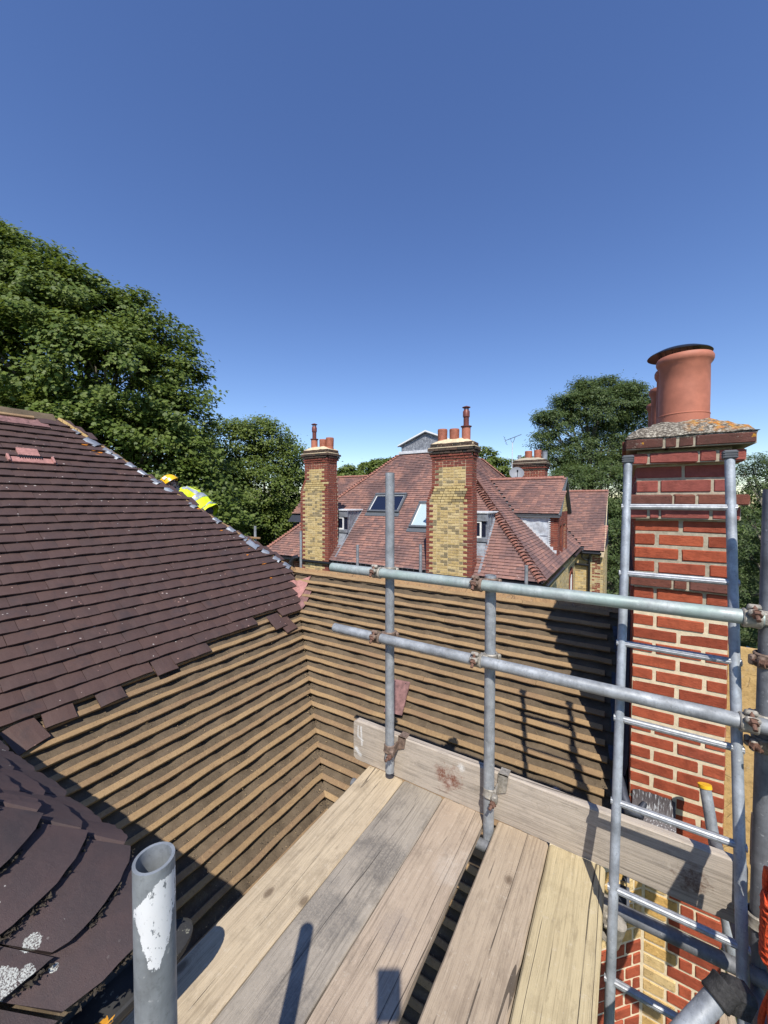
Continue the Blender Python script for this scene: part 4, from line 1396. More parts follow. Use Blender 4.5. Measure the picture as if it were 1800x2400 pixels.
# ================================================================== boards
def board(name, label, p0, p1, w, th, mat, cat='board', up=(0, 0, 1), seed=0, clip=0.0, group=None, warp=.003, endcut=0.0):
    """plank from p0 to p1 (centre line of its top face); edges slightly worn and wavy"""
    p0 = Vector(p0); p1 = Vector(p1); d = (p1 - p0); L = d.length; d.normalize(); up = Vector(up).normalized(); s = d.cross(up).normalized(); up = s.cross(d)
    r = random.Random(seed); N = max(8, int(L / .07)); V = []; F = []; wv = wavy(seed + 200); w2 = wavy(seed + 300)
    c = min(.006, th * .2)
    for i in range(N + 1):
        y = -L / 2 + L * i / N
        if i == 1: y = -L / 2 + clip * 1.3 + .004
        if i == N - 1: y = L / 2 - clip * 1.3 - .004
        hw = w / 2
        e = min(i, N - i)
        if clip and e == 0: hw -= clip
        a = -hw + warp * wv(y * 1.2) * .4 - endcut * 0; bq = hw + warp * w2(y * 1.1) * .5
        zc = warp * .5 * wv(y * .8 + 3)
        for (x, z) in ((a + c, 0), (a, -c), (a, -th + c), (a + c, -th), (bq - c, -th), (bq, -th + c), (bq, -c), (bq - c, 0), (bq * .4, .0012), (a * .4, .0012)):
            V.append((x + r.uniform(-.0008, .0008), y, z + zc + r.uniform(-.0005, .0005)))
    m_ = 10
    for i in range(N):
        for q in range(m_):
            F.append((i * m_ + q, i * m_ + (q + 1) % m_, (i + 1) * m_ + (q + 1) % m_, (i + 1) * m_ + q))
    F.append(tuple(range(m_ - 1, -1, -1))); F.append(tuple(range(N * m_, N * m_ + m_)))
    mb = MB(); mb.add(V, [f[::-1] for f in F][::1], None, r.random())
    # orient: recompute outward by checking first face
    me = mb.mesh(name, mat)
    o = place(name, me, frame((p0 + p1) / 2, s, d, up))
    return tag(o, label, cat, group)
WB = [(0, (.45, .385, .29)), (1, (.50, .43, .335))]
M['board_pale'] = mat_wood('pale_board', [(0, (.49, .395, .265)), (1, (.52, .42, .285))], 1, (.38, .295, .195), 85, .8, True, None, .55)
M['board_grey'] = mat_wood('grey_board', [(0, (.345, .30, .235)), (1, (.365, .315, .25))], 1, (.215, .19, .16), 85, .8, True, [((-.83, 1.32, -1.5), .15, (.09, .085, .08), 9, .55), ((-.92, 1.05, -1.5), .13, (.10, .095, .09), 8, .5), ((-.82, .80, -1.5), .10, (.11, .10, .095), 9, .45)], .55)
M['board_pink'] = mat_wood('pinkish_board', [(0, (.43, .34, .245)), (1, (.45, .355, .26))], 1, (.34, .26, .19), 85, .8, True, [((-.66, 1.15, -1.5), .07, (.24, .20, .17), 9, .45), ((-.58, 1.45, -1.5), .10, (.56, .50, .42), 7, .35)], .5)
M['board_brown'] = mat_wood('brown_board', [(0, (.41, .325, .23)), (1, (.43, .34, .24))], 1, (.31, .235, .165), 85)
M['board_yellow'] = mat_wood('yellowish_board', [(0, (.51, .42, .25)), (1, (.53, .435, .265))], 1, (.41, .32, .185), 85, .8, True, [((-.11, .50, -1.5), .05, (.62, .58, .46), 60, .6)])
M['board_toe'] = mat_wood('weathered_toe_board', [(0, (.45, .385, .31)), (1, (.47, .40, .325))], 1, (.34, .29, .235), 85, .8, True,
    [((-.735, 1.79, -1.395), .075, (.17, .060, .035), 26, .95), ((-.725, 1.79, -1.41), .018, (.50, .42, .36), 40, .8), ((-.665, 1.79, -1.31), .024, (.70, .69, .65), 60, .8), ((-1.268, 1.79, -1.30, -1.262, 1.79, -1.40), .009, (.72, .71, .68), 90, .85), ((-1.288, 1.79, -1.30, -1.290, 1.79, -1.355), .006, (.72, .71, .68), 90, .8), ((-1.29, 1.79, -1.36, -1.255, 1.79, -1.372), .008, (.72, .71, .68), 90, .7), ((-1.300, 1.79, -1.435, -1.275, 1.79, -1.462), .016, (.74, .73, .70), 70, .9), ((.23, 1.79, -1.40), .055, (.12, .06, .035), 30, .8)], .3)
zt = -1.502
edges = [(-1.212, -.990, 'board_pale', 'palest platform board, along the stripped roof'), (-.987, -.762, 'board_grey', 'grey platform board with dark mould stains'), (-.759, -.540, 'board_pink', 'worn pinkish board beside the open gap in the platform'), (-.484, -.262, 'board_brown', 'brownish board with long cracks, right of the open gap'), (-.258, -.045, 'board_yellow', 'yellowish board at the foot of the ladder')]
for i, (a, c, mt, lab) in enumerate(edges):
    board('scaffold_board', lab, ((a + c) / 2, -1.2, zt + .001 * i), ((a + c) / 2, 1.7885, zt + .001 * i), c - a, .038, mt, 'plank', (0, 0, 1), 40 + i, .003, 'scaffold boards laid side by side')
board('toe_board', 'long weathered board on edge with a rust ring and white paint marks', (-1.32, 1.790, -1.387), (.385, 1.790, -1.387), .232, .038, 'board_toe', 'plank', (0, -1, 0), 60, .012)
board('toe_board', 'shaded board on edge at the right border behind the orange rope', (.455, 2.10, -1.37), (.50, .55, -1.37), .225, .038, 'board_brown', 'plank', (-1, 0, 0), 61)
board('scaffold_board', 'outer board at the right border beyond the dark post', (.98, .3, -1.50), (.94, 3.2, -1.50), .22, .038, 'board_pale', 'plank', (0, 0, 1), 71)
for i, x in enumerate((.40, .575)):
    board('scaffold_board', ('inner board on the lower lift, against the brick wall', 'outer board on the lower lift, below the black coupler')[i], (x + .15, .3, -3.2), (x + .15, 4.0, -3.2), .165, .038, ('board_brown', 'board_pink')[i], 'plank', (0, 0, 1), 80 + i)
board('timber_panel', 'yellow timber panel standing behind the chimney corner, striped by shadows', (.565, 2.78, -.79), (.565, 2.78, -2.3), .215, .03, 'ply', 'timber', (0, -1, 0), 90)

# ================================================================== ladder
lad = thing('ladder', 'galvanised pole ladder standing against the red brick chimney', 'ladder', (.17, 1.30, -2.5))
LX0, LX1 = .004, .336
def lad_y(z): return 1.928 + .2537 * z
for x, dx in ((LX0, -.012), (LX1, -.004)):
    mb = MB(); mb.tube((x + dx * 2.6, lad_y(-2.5), -2.5), (x - dx * .2, lad_y(.175), .175), .0158, None, 22)
    mb.build('stile', 'steel_stile', lad, origin=(x, lad_y(-1), -1))
    mb = MB(); p = Vector((x - dx * .2, lad_y(.175), .175))
    mb.box((-.021, -.021, -.012), (.021, .021, .022), Mx=Matrix.Translation(p), ch=.004)
    for k in range(3): mb.box((-.0225, -.0225, -.006 + k * .009), (.0225, .0225, -.002 + k * .009), Mx=Matrix.Translation(p))
    mb.build('end_cap', 'cap_grey', lad)
def stile_x(x, dx, z): return x + dx * (2.6 + (z + 2.5) / 2.675 * -2.8)
for z in (-.022, -.293, -.560, -.831, -1.112, -1.383, -1.650, -1.92, -2.19):
    mb = MB()
    mb.tube((stile_x(LX0, -.012, z) - .0185, lad_y(z), z), (stile_x(LX1, -.004, z) + .0185, lad_y(z), z), .0122, None, 24, prof=[1.0, .90])
    mb.build('rung', 'alu', lad, origin=((LX0 + LX1) / 2, lad_y(z), z))

# ================================================================== far scaffold bits
for (x, z, lab) in ((-5.33, -.585, 'thin grey tube in front of the left yellow chimney'), (-3.975, -.77, 'thin grey tube left of the near pole, by the wire mesh'), (-2.745, -.69, 'thin grey tube just left of the middle yellow chimney'), (-1.135, -.875, 'thin grey tube before the orange bonnet hip of the red roof')):
    b = MB(); b.tube((x, 5.5, -8), (x, 5.5, z), RO, None, 14, RI)
    tag(b.build('scaffold_pole', 'steel', None, origin=(x, 5.5, -8)), lab, 'pole', 'scaffold tubes rising beyond the stripped ridge')
hs = thing('scaffold', 'short tube and cross plank sticking up beyond the tiled hip', 'scaffold', (-6.1, 5.05, -8))
b = MB(); b.tube((-6.10, 5.05, -8), (-6.10, 5.05, -.49), RO, None, 14, RI); b.build('standard', 'steel', hs)
b = MB(); b.box((-7.4, 5.00, -.735), (-5.92, 5.03, -.70), ch=.004); b.build('plank', 'hipwood', hs)
b = MB()                                            # wire edge mesh on the far gutter
for i in range(20):
    x = -8.3 + i * .19
    b.tube((x, 10.08, -2.22), (x, 10.08, -1.99), .004, seg=4)
b.tube((-8.4, 10.08, -2.0), (-4.95, 10.08, -2.0), .006, seg=4)
b.tube((-8.4, 10.08, -2.12), (-4.95, 10.08, -2.12), .004, seg=4)
WIRE = b

# rope and tarp at the right edge
rope = thing('rope', 'coiled orange rope hanging at the right border', 'rope', (.385, 1.49, -1.06))
for i in range(9):
    b = MB(); x0 = .378 + .012 * (i % 3); y0 = 1.49 + .014 * (i // 3); pts = []
    ph = rng.uniform(0, 6)
    for k in range(22):
        t = k / 21
        pts.append((x0 + .014 * math.sin(t * 9 + ph) - .012 * t, y0 - .06 * t + .010 * math.cos(t * 11 + ph), -1.06 - .60 * t))
    b.path(pts, .0075, 7, rnd=rng.random())
    b.build('strand', 'rope', rope)
b = MB(); pts = []
for k in range(110):
    a = k * .5
    pts.append((.387 + .032 * math.cos(a), 1.495 + .030 * math.sin(a), -1.13 - k * .0016 + .006 * math.sin(3 * a)))
b.path(pts, .0075, 7, rnd=.4)
b.build('wrap', 'rope', rope)
b = MB(); V = []; F = []; n1, n2 = 22, 18
for j in range(n2 + 1):
    for i in range(n1 + 1):
        x = .62 + .95 * i / n1; z = -.90 - 1.6 * j / n2
        V.append((x, 3.05 + .05 * wavy(61)(x * 3 + z) + .03 * wavy(62)(z * 2), z - .05 * wavy(63)(x * 2) * (j == 0)))
for j in range(n2):
    for i in range(n1):
        a = j * (n1 + 1) + i; F.append((a, a + 1, a + n1 + 2, a + n1 + 1))
b.add(V, F, None, 0, 0, True)
o = b.build('tarpaulin', 'tarp', None, origin=(1.0, 3.05, -.6), sharp=80)
tag(o, 'blue tarpaulin hung behind the dark right-hand post', 'tarpaulin')

# ================================================================== the house opposite
nh = thing('tiled_house', 'large red-tiled hipped house with yellow brick chimneys across the gap', 'house', (-6.9, 15.8, -8))
EX0, EX1, EY0, EY1, EZ = -12.1, -1.71, 10.24, 21.4, -2.05
TOPK = 3.98
def nt_maker(seed, w=.162, L=.13):
    def mk():
        r = random.Random(seed); c = r.uniform(.001, .006); V = []; th = .014
        for y in (0, L):
            for i in range(3):
                x = -w / 2 + w * i / 2
                V.append((x, y + r.uniform(-.003, .003) * (y == 0), (c if i == 1 else 0) + th))
        V += [(x, y, z - th) for (x, y, z) in V[:3]]
        return V, [(0, 1, 4, 3), (1, 2, 5, 4), (6, 7, 1, 0), (7, 8, 2, 1), (6, 0, 3), (8, 5, 2)]
    return mk
def slope_tiles(O, u, v, n, length, x_lo, x_hi, gauge=.105, start=0.0):
    """tiles on a plane: O eave origin, x along u from x_lo(s) to x_hi(s), s up the slope"""
    out = []; k = 0; s = start
    while s < length - .03:
        x = x_lo(s) + (.083 if k % 2 else 0.0); xe = x_hi(s)
        sag = .006 * math.sin(k * 1.7)
        while x + .08 < xe:
            sd = rng.randrange(6)
            p = O + u * (x + .082) + v * s + n * (.030 + rng.uniform(-.003, .004))
            vv = (v * .19 - n * .040).normalized(); nn = u.cross(vv)
            Mx = frame(p, u, vv, nn) @ Matrix.Rotation(rng.gauss(0, .010), 4, 'Z') @ Matrix.Rotation(rng.gauss(0, .012), 4, 'Y')
            out.append((('roof_tile', sd), nt_maker(sd), 'tile_red', Mx))
            x += .1645
        s += gauge; k += 1
    return out
q2 = math.sqrt(.5)
fO, fu, fv, fn = Vector((0, EY0, EZ)), Vector((1, 0, 0)), Vector((0, q2, q2)), Vector((0, -q2, q2))
rO, ru, rv, rn = Vector((EX1, 0, EZ)), Vector((0, 1, 0)), Vector((-q2, 0, q2)), Vector((q2, 0, q2))
SL = TOPK / q2
b = MB()
b.v = []
zt_ = EZ + TOPK
P_ = [(EX0, EY0, EZ), (EX1, EY0, EZ), (EX1, EY1, EZ), (EX0, EY1, EZ), (EX0 + TOPK, EY0 + TOPK, zt_), (EX1 - TOPK, EY0 + TOPK, zt_), (EX1 - TOPK, EY1 - TOPK, zt_), (EX0 + TOPK, EY1 - TOPK, zt_)]
b.add(P_, [(0, 1, 5, 4), (1, 2, 6, 5), (2, 3, 7, 6), (3, 0, 4, 7), (4, 5, 6, 7), (3, 2, 1, 0)])
roof = b.build('roof', 'lead_dark', nh)
tl = slope_tiles(fO, fu, fv, fn, SL, lambda s: EX0 + s * q2, lambda s: EX1 - s * q2)
tl += slope_tiles(rO, ru, rv, rn, SL, lambda s: EY0 + s * q2, lambda s: EY1 - s * q2)
# dormer slope, rear wing slope, left rear wing slope
DY0, DY1, DXF, DZE, DZR = 13.98, 16.50, -1.9, -.43, .83
dym = 15.25
dv = Vector((0, dym - 13.84, DZR - DZE)); dL = dv.length; dv.normalize(); dn_ = Vector((0, -dv.z, dv.y))
tl += slope_tiles(Vector((0, 13.84, DZE)), fu, dv, dn_, dL, lambda s: -3.76 - (DZE + s * dv.z), lambda s: -1.80)
WY0, WY1, WZE, WZR = 19.45, 22.0, -2.2, .50
wv_ = Vector((0, WY1 - WY0, WZR - WZE)); wL = wv_.length; wv_.normalize(); wn_ = Vector((0, -wv_.z, wv_.y))
tl += slope_tiles(Vector((0, WY0, WZE)), fu, wv_, wn_, wL, lambda s: -3.76 - (WZE + s * wv_.z), lambda s: -.74 + .0 * s)
lv_ = Vector((0, q2, q2))
tl += slope_tiles(Vector((0, 15.0, -.7)), fu, lv_, fn, 2.83, lambda s: -15.2, lambda s: -9.5)
emit(tl, 'roof_tile', roof, 300)
# bonnet hips
def bonnet_maker(seed):
    def mk():
        r = random.Random(seed); V = []; F = []; n = 6
        for j, (y, w, hh) in enumerate(((0, .150, .080), (.09, .118, .062), (.17, .090, .042))):
            for i in range(n + 1):
                a = math.pi * i / n
                V.append((-w * math.cos(a), y + .018 * math.sin(a) * (j == 0) - .006, hh * math.sin(a) ** .8 - .012 + r.uniform(-.002, .002)))
        m0 = len(V)
        V += [(x, y + .004, z - .014) for (x, y, z) in V[:n + 1]]
        for j in range(2):
            for i in range(n):
                a = j * (n + 1) + i; F.append((a, a + 1, a + n + 2, a + n + 1)[::-1])
        for i in range(n): F.append((m0 + i, m0 + i + 1, i + 1, i)[::-1])
        return V, F
    return mk
hips = []
for (ex, sx) in ((EX1, -1), (EX0, 1)):
    h0 = Vector((ex, EY0, EZ)); hd = Vector((sx, 1, 1)).normalized(); N = int(TOPK * 1.732 / .118)
    hz = Vector((-sx * .35, -.35, .7)).normalized(); hxx = hd.cross(hz).normalized(); hz = hxx.cross(hd)
    for i in range(N):
        t = i * .118
        p = h0 + hd * t + hz * .03
        hdd = (hd * .17 - hz * .045).normalized(); hzz = hxx.cross(hdd)
        sd = rng.randrange(4)
        hips.append((('hip_tile', sd), bonnet_maker(sd), 'hip_red', frame(p, hxx, hdd, hzz) @ Matrix.Rotation(rng.gauss(0, .04), 4, 'Y')))
for i in range(58):
    h0 = Vector((EX1, EY1, EZ)); hd = Vector((-1, -1, 1)).normalized(); hz = Vector((.35, .35, .7)).normalized(); hxx = hd.cross(hz).normalized()
    hips.append((('hip_tile', 1), bonnet_maker(1), 'hip_red', frame(h0 + hd * (i * .118) + hz * .03, hxx, hd, hz)))
emit(hips, 'hip_tile', roof, 140)
# half-round ridge tiles
def ridge_maker(L):
    def mk():
        V = []; F = []; n = 6
        for y, s_ in ((0, 1.06), (.03, 1.06), (.035, 1.0), (L, 1.0)):
            for i in range(n + 1):
                a = math.pi * i / n
                V.append((y, -.105 * s_ * math.cos(a), .085 * s_ * math.sin(a) - .02))
        for j in range(3):
            for i in range(n):
                a = j * (n + 1) + i; F.append((a, a + 1, a + n + 2, a + n + 1)[::-1])
        F.append(tuple(range(n + 1)))
        return V, F
    return mk
rid = []
for (x0, x1, y, z) in ((-4.55, -1.80, dym, DZR + .02), (-4.2, -.74, WY1, WZR + .02), (-15.2, -9.9, 17.0, 1.32)):
    x = x0
    while x < x1 - .1:
        L = min(.33, x1 - x)
        rid.append((('ridge_tile', round(L, 2)), ridge_maker(L), 'hip_red', Matrix.Translation((x, y, z + rng.uniform(-.004, .004)))))
        x += L + .004
emit(rid, 'ridge_tile', roof, 60)
# cupola of lead and zinc on the flat top
cx0, cx1, cy0, cy1 = -8.03, -5.74, 14.25, 17.35
b = MB()
b.prism([(cx0, cy0, 1.90), (cx1, cy0, 1.90), (cx1, cy0, 2.34), ((cx0 + cx1) / 2, cy0, 2.80), (cx0, cy0, 2.34)], (0, cy1 - cy0, 0))
g_c = G('mottled_zinc')
nz = g_c.noise(g_c.pos, 14, 6, .8)
M['zinc'] = g_c.done(g_c.ramp(nz, [(.3, (.10, .105, .12)), (.5, (.22, .23, .25)), (.66, (.45, .46, .48))]), .55, .2, .3)
cu = b.build('cupola', 'zinc', nh)
b = MB()
xm = (cx0 + cx1) / 2
for sx, xe in ((-1, cx0 - .13), (1, cx1 + .13)):
    ze = 2.34 - .13 * .40
    b.prism([(xm, cy0 - .10, 2.80), (xe, cy0 - .10, ze), (xe, cy0 - .10, ze + .05), (xm, cy0 - .10, 2.86)], (0, cy1 - cy0 + .2, 0))
b.build('cupola_roof', 'white', cu)
b = MB()
b.box((cx0 - .06, cy0 - .14, 1.94), (cx1 + .06, cy0 - .003, 2.06), ch=.01)
for sx, xe in ((-1, cx0 - .13), (1, cx1 + .13)):
    b.prism([(xm, cy0 - .105, 2.765), (xe, cy0 - .105, 2.255), (xe, cy0 - .105, 2.29), (xm, cy0 - .105, 2.80)], (0, .05, 0), 0, 1)
b.build('lead_apron', ['lead_pale', 'frame_grey'], cu)
# skylights on the front slope
def on_front(x, y, off=0.0): return Vector((x, y, EZ + (y - EY0))) + fn * off
def skylight(x0, x1, y0, y1, pale, lab):
    s0, s1 = 0, (y1 - y0) / q2
    Mx = frame(on_front(x0, y0, .02), fu, fv, fn); w = x1 - x0
    mb = MB()
    t = .075
    mb.box((0, 0, 0), (w, t, .10), Mx=Mx, ch=.006); mb.box((0, s1 - t * 1.3, 0), (w, s1, .13), Mx=Mx, ch=.006)
    mb.box((0, t, 0), (t, s1 - t * 1.3, .10), Mx=Mx, ch=.006); mb.box((w - t, t, 0), (w, s1 - t * 1.3, .10), Mx=Mx, ch=.006)
    mb.box((-.04, -.17, -.01), (w + .04, -.005, .035), Mx=Mx)
    o = mb.build('skylight', 'frame_grey', roof); o['label'] = lab
    mb = MB(); k = .02
    mb.box((t, t, .02), (t + k, s1 - t * 1.3, .075), Mx=Mx); mb.box((w - t - k, t, .02), (w - t, s1 - t * 1.3, .075), Mx=Mx)
    mb.box((t + k, s1 - t * 1.3 - k, .02), (w - t - k, s1 - t * 1.3, .075), Mx=Mx)
    mb.build('sash', 'white', o)
    mb = MB(); mb.box((t + k, t, .045), (w - t - k, s1 - t * 1.3 - k, .055), Mx=Mx)
    mb.build('pane', 'glass_pale' if pale else 'glass_dark', o)
skylight(-8.10, -6.75, 11.84, 12.50, False, 'skylight with dark glass behind the left post')
skylight(-6.10, -4.80, 11.37, 12.20, True, 'skylight with pale glass half behind the middle chimney')

# walls
b = MB()
b.box((EX0 + .25, 10.46, -8), (-1.9, 21.1, -2.10), m=0)
b.box((-3.8, 19.60, -8), (-.80, 24.4, -2.25), m=0)
hw = b.build('wall', ['wall_y', 'wall_r'], nh)
b = MB()
b.box((EX0 + .25, 10.455, -8), (-1.95, 10.458, -2.12)); b.build('front_wall', 'wall_r', nh)
pcs = []
cs = [[('x', 0)]] * 0
for k in range(30):
    row = []; x = 0
    while x < 7.0:
        L = .215 if (len(row) + k) % 2 else .102
        row.append((L, 'brick_far_y')); x += L + .01
    pcs += bricks((-1.9, 12.3, -4.4 + k * .075), (0, 1, 0), (1, 0, 0), [row], .075, .010, .05, .004, .002, .003)
for k in range(34):
    row = []; x = 0
    while x < 1.10:
        L = .215 if (len(row) + k) % 2 else .102
        red = .66 < x < .93 + (.05 if k % 2 else 0)
        row.append((min(L, 1.10 - x - .0), 'brick_far_r' if red else 'brick_far_y')); x += L + .01
    pcs += bricks((-1.90, 19.60, -4.9 + k * .075), (1, 0, 0), (0, -1, 0), [row], .075, .010, .05, .004, .002, .003)
for k in range(34):
    row = []; x = 0
    while x < 2.4:
        L = .215 if (len(row) + k) % 2 else .102
        row.append((L, 'brick_far_r' if .7 < x < 1.1 else 'brick_far_y')); x += L + .01
    pcs += bricks((-.80, 19.61, -4.9 + k * .075), (0, 1, 0), (1, 0, 0), [row], .075, .010, .05, .004, .002, .003)
emit(pcs, 'wall_brick', hw, 0)
# arched window on the side wall
b = MB()
wy0, wy1, wz0, wz1 = 17.25, 18.35, -4.6, -3.35
for r0, r1, mt in ((0, 1, 0),):
    n = 10; pin = []; pout = []
    for i in range(n + 1):
        a = math.pi * i / n; c = (wy0 + wy1) / 2; hw2 = (wy1 - wy0) / 2
        pin.append((c - hw2 * math.cos(a) * .8, wz1 + .42 * math.sin(a))); pout.append((c - hw2 * math.cos(a), wz1 + .62 * math.sin(a)))
    for i in range(n):
        b.prism([(-1.885, *pout[i]), (-1.885, *pout[i + 1]), (-1.885, *pin[i + 1]), (-1.885, *pin[i])], (.03, 0, 0), 0, 0)
    b.box((-1.885, wy0, wz0), (-1.855, wy0 + .11, wz1)); b.box((-1.885, wy1 - .11, wz0), (-1.855, wy1, wz1))
win = b.build('window', 'brick_far_r', nh); win['label'] = 'arched window with red brick surround in the yellow side wall'
b = MB(); b.box((-1.885, wy0 + .11, wz0), (-1.87, wy1 - .11, wz1 + .3)); b.build('pane', 'glass_dark', win)
b = MB(); b.box((-1.868, wy0 + .11, wz0), (-1.845, wy0 + .2, wz1 + .2)); b.box((-1.868, wy0 + .5, wz0), (-1.845, wy0 + .57, wz1 + .3)); b.build('frame', 'white', win)
# gutters, soffit, pipes
b = MB()
def half_gut(p0, p1, r=.058):
    b.tube(p0, p1, r, None, 12)
half_gut((EX0 - .02, 10.16, -2.13), (EX1, 10.16, -2.13)); half_gut((EX1 + .07, 10.2, -2.13), (EX1 + .07, 13.4, -2.13))
half_gut((EX1 + .07, 16.6, -2.13), (EX1 + .07, 19.4, -2.13)); half_gut((-1.6, 19.37, -2.30), (-.86, 19.37, -2.30))
b.box((EX0 + .05, 10.22, -2.20), (-1.75, 10.45, -2.07)); b.box((-1.9, 10.3, -2.2), (-1.74, 21.2, -2.07)); b.box((-1.9, 19.45, -2.36), (-.78, 19.60, -2.22))
b.path([(-1.30, 19.38, -2.32), (-1.30, 19.40, -2.45), (-1.34, 19.52, -2.55), (-1.34, 19.52, -5.5)], .055, 10)
b.path([(-1.62, 19.40, -2.3), (-1.62, 19.42, -2.5), (-1.50, 19.50, -2.62), (-1.36, 19.52, -2.62)], .04, 8)
b.path([(-1.88, 19.50, -2.84), (-1.36, 19.50, -2.86)], .055, 10)
b.path([(-9.95, 10.13, -2.02), (-10.05, 10.0, -2.05), (-10.12, 9.95, -2.2), (-10.10, 9.98, -2.45), (-9.98, 10.1, -2.62), (-9.95, 10.1, -3.4)], .09, 10)
b.build('gutter', 'black', nh)
WIRE.build('edge_mesh', 'steel_dark', nh)
# dormer on the right slope
b = MB()
b.box((-4.2, DY0 + .02, -2.4), (DXF - .26, DY1, DZE - .01), m=0)
do = b.build('dormer', 'lead_dark', nh); do['label'] = 'tall gabled dormer with a lead cheek and red brick front'
b = MB(); V = []; F = []; n1, n2 = 26, 22             # dressed lead cheek
for j in range(n2 + 1):
    for i in range(n1 + 1):
        x = -3.78 + (1.62) * i / n1; z = -2.2 + 1.75 * j / n2
        V.append((x, DY0 - .012 + .010 * wavy(71)(x * 3 + z * 2) * .6 + .010 * wavy(72)(z * 4 + x), z))
for j in range(n2):
    for i in range(n1):
        a = j * (n1 + 1) + i; F.append((a, a + 1, a + n1 + 2, a + n1 + 1))
b.add(V, F, None, 0, 0, True)
b.box((-3.4, DY0 - .03, -1.16), (-2.2, DY0 - .005, -1.135))
b.build('lead_cheek', 'lead_cheek', do, sharp=80)
b = MB(); nst = 17                                   # white stepped flashing along the raking foot
for i in range(12):
    x = -3.24 + i * .108; z = -3.76 - x
    b.box((x, DY0 - .045, z - .03), (x + .13, DY0 - .02, z + .075), Mx=None)
for i in range(22):
    z = -1.98 + i * .070
    b.prism([(-2.19, DY0 - .034, z), (-2.19, DY0 - .034, z + .068), (-2.115, DY0 - .034, z + .056), (-2.115, DY0 - .034, z + .04)], (0, .012, 0))
b.build('step_flashing', 'lead_pale', do)
pcs = []
for k in range(21):
    row = [(.215, 'brick_far_r')] if k % 2 else [(.102, 'brick_far_r'), (.102, 'brick_far_r')]
    pcs += bricks((-2.135, DY0, -2.02 + k * .075), (1, 0, 0), (0, -1, 0), [row], .075, .010, .06, .004, .002, .003)
yy = DY0
for k in range(34):
    z = -2.02 + k * .075
    hwid = DY1 - DY0; y0 = DY0
    if z > DZE - .05:
        fr = 1 - (z - (DZE - .05)) / (DZR - DZE + .05)
        hwid *= max(0, fr); y0 = dym - hwid / 2
    if hwid < .25: continue
    row = []; x = 0
    while x < hwid - .1:
        L = .215 if (len(row) + k) % 2 else .102
        L = min(L, hwid - x)
        yab = y0 + x + L / 2
        op = (DY0 + .55 < yab < DY0 + 1.05 or DY0 + 1.45 < yab < DY0 + 1.98) and z < -.85
        row.append((L, None if op else ('brick_far_y' if z > DZE + .05 else 'brick_far_r'))); x += L + .01
    pcs += bricks((DXF, y0, z), (0, 1, 0), (1, 0, 0), [row], .075, .010, .06, .004, .002, .003)
emit(pcs, 'dormer_brick', do, 0)
b = MB()
b.box((DXF - .25, DY0 + .006, -2.1), (DXF - .12, DY1 - .01, DZE), m=0)
b.prism([(DXF - .12, DY0 + .03, DZE), (DXF - .12, DY1 - .03, DZE), (DXF - .12, dym, DZR - .06)], (.112, 0, 0))
for (a, c) in ((DY0 + .006, DY0 + .52), (DY0 + 1.06, DY0 + 1.42), (DY0 + 2.0, DY1)):
    b.box((DXF - .12, a, -2.1), (DXF - .006, c, DZE))
b.box((DXF - .12, DY0 + .006, -.84), (DXF - .006, DY1, DZE - .003))
b.build('dormer_wall', 'wall_r', do)
b = MB()
for (a, c) in ((DY0 + .53, DY0 + 1.05), (DY0 + 1.43, DY0 + 1.99)):
    b.box((DXF - .115, a, -2.0), (DXF - .10, c, -.84))
b.build('pane', 'glass_dark', do)
b = MB()
b.box((DXF - .05, DY0 - .02, -2.20), (DXF + .12, DY1 + .05, -2.06), ch=.01)
for i in range(4): b.box((DXF - .26 + .0, DY0 - .06, -2.12 + .06 * i), (DXF - .1 - .03 * i, DY0 - .035, -2.06 + .06 * i))
b.build('sill', 'white', do)
b = MB()                                             # dormer roof planes, verge and eaves board
b.prism([(-4.6, 13.84, DZE - .02), (-1.80, 13.84, DZE - .02), (-1.80, dym, DZR - .02), (-4.6, dym, DZR - .02)], (0, .02, -.05))
b.prism([(-4.6, 16.68, DZE - .02), (-1.80, 16.68, DZE - .02), (-1.80, dym, DZR), (-4.6, dym, DZR)], (0, -.02, -.05))
b.box((-3.4, 13.86, DZE - .11), (-1.82, 13.99, DZE - .03))
b.build('dormer_roof', 'frame_grey', do)
b = MB()
for s_, ye in ((1, 13.84), (-1, 16.68)):
    b.prism([(-1.80, ye, DZE - .05), (-1.80, ye, DZE + .03), (-1.80, dym, DZR + .05), (-1.80, dym, DZR - .04)], (.025, 0, 0))
b.build('verge', 'frame_grey', do)
# rear right wing: roof body, gable
b = MB()
b.prism([(-.76, WY0, WZE - .03), (-.76, WY1, WZR - .03), (-.76, 24.6, WZE - .03)], (-3.4, 0, 0))
rw = b.build('rear_wing_roof', 'lead_dark', nh)
b = MB()
b.prism([(-.79, WY0 + .05, WZE - .1), (-.79, WY1, WZR - .10), (-.79, 24.5, WZE - .1)], (.012, 0, 0)); b.build('gable', 'wall_r', rw)
b = MB()
b.prism([(-.755, WY0 - .03, WZE - .08), (-.755, WY0 - .03, WZE + .03), (-.755, WY1, WZR + .04), (-.755, WY1, WZR - .07)], (.025, 0, 0)); b.box((-.9, 19.36, -2.44), (-.76, 19.48, -2.22)); b.build('verge', 'mortar_far', rw)
b = MB()
b.prism([(-15.2, 14.7, -1.1), (-15.2, 17.0, 1.28), (-15.2, 19.4, -1.1)], (7.0, 0, 0)); b.box((-15.0, 14.9, -8), (-11.9, 19.2, -1.15)); b.build('left_wing', 'lead_dark', nh)

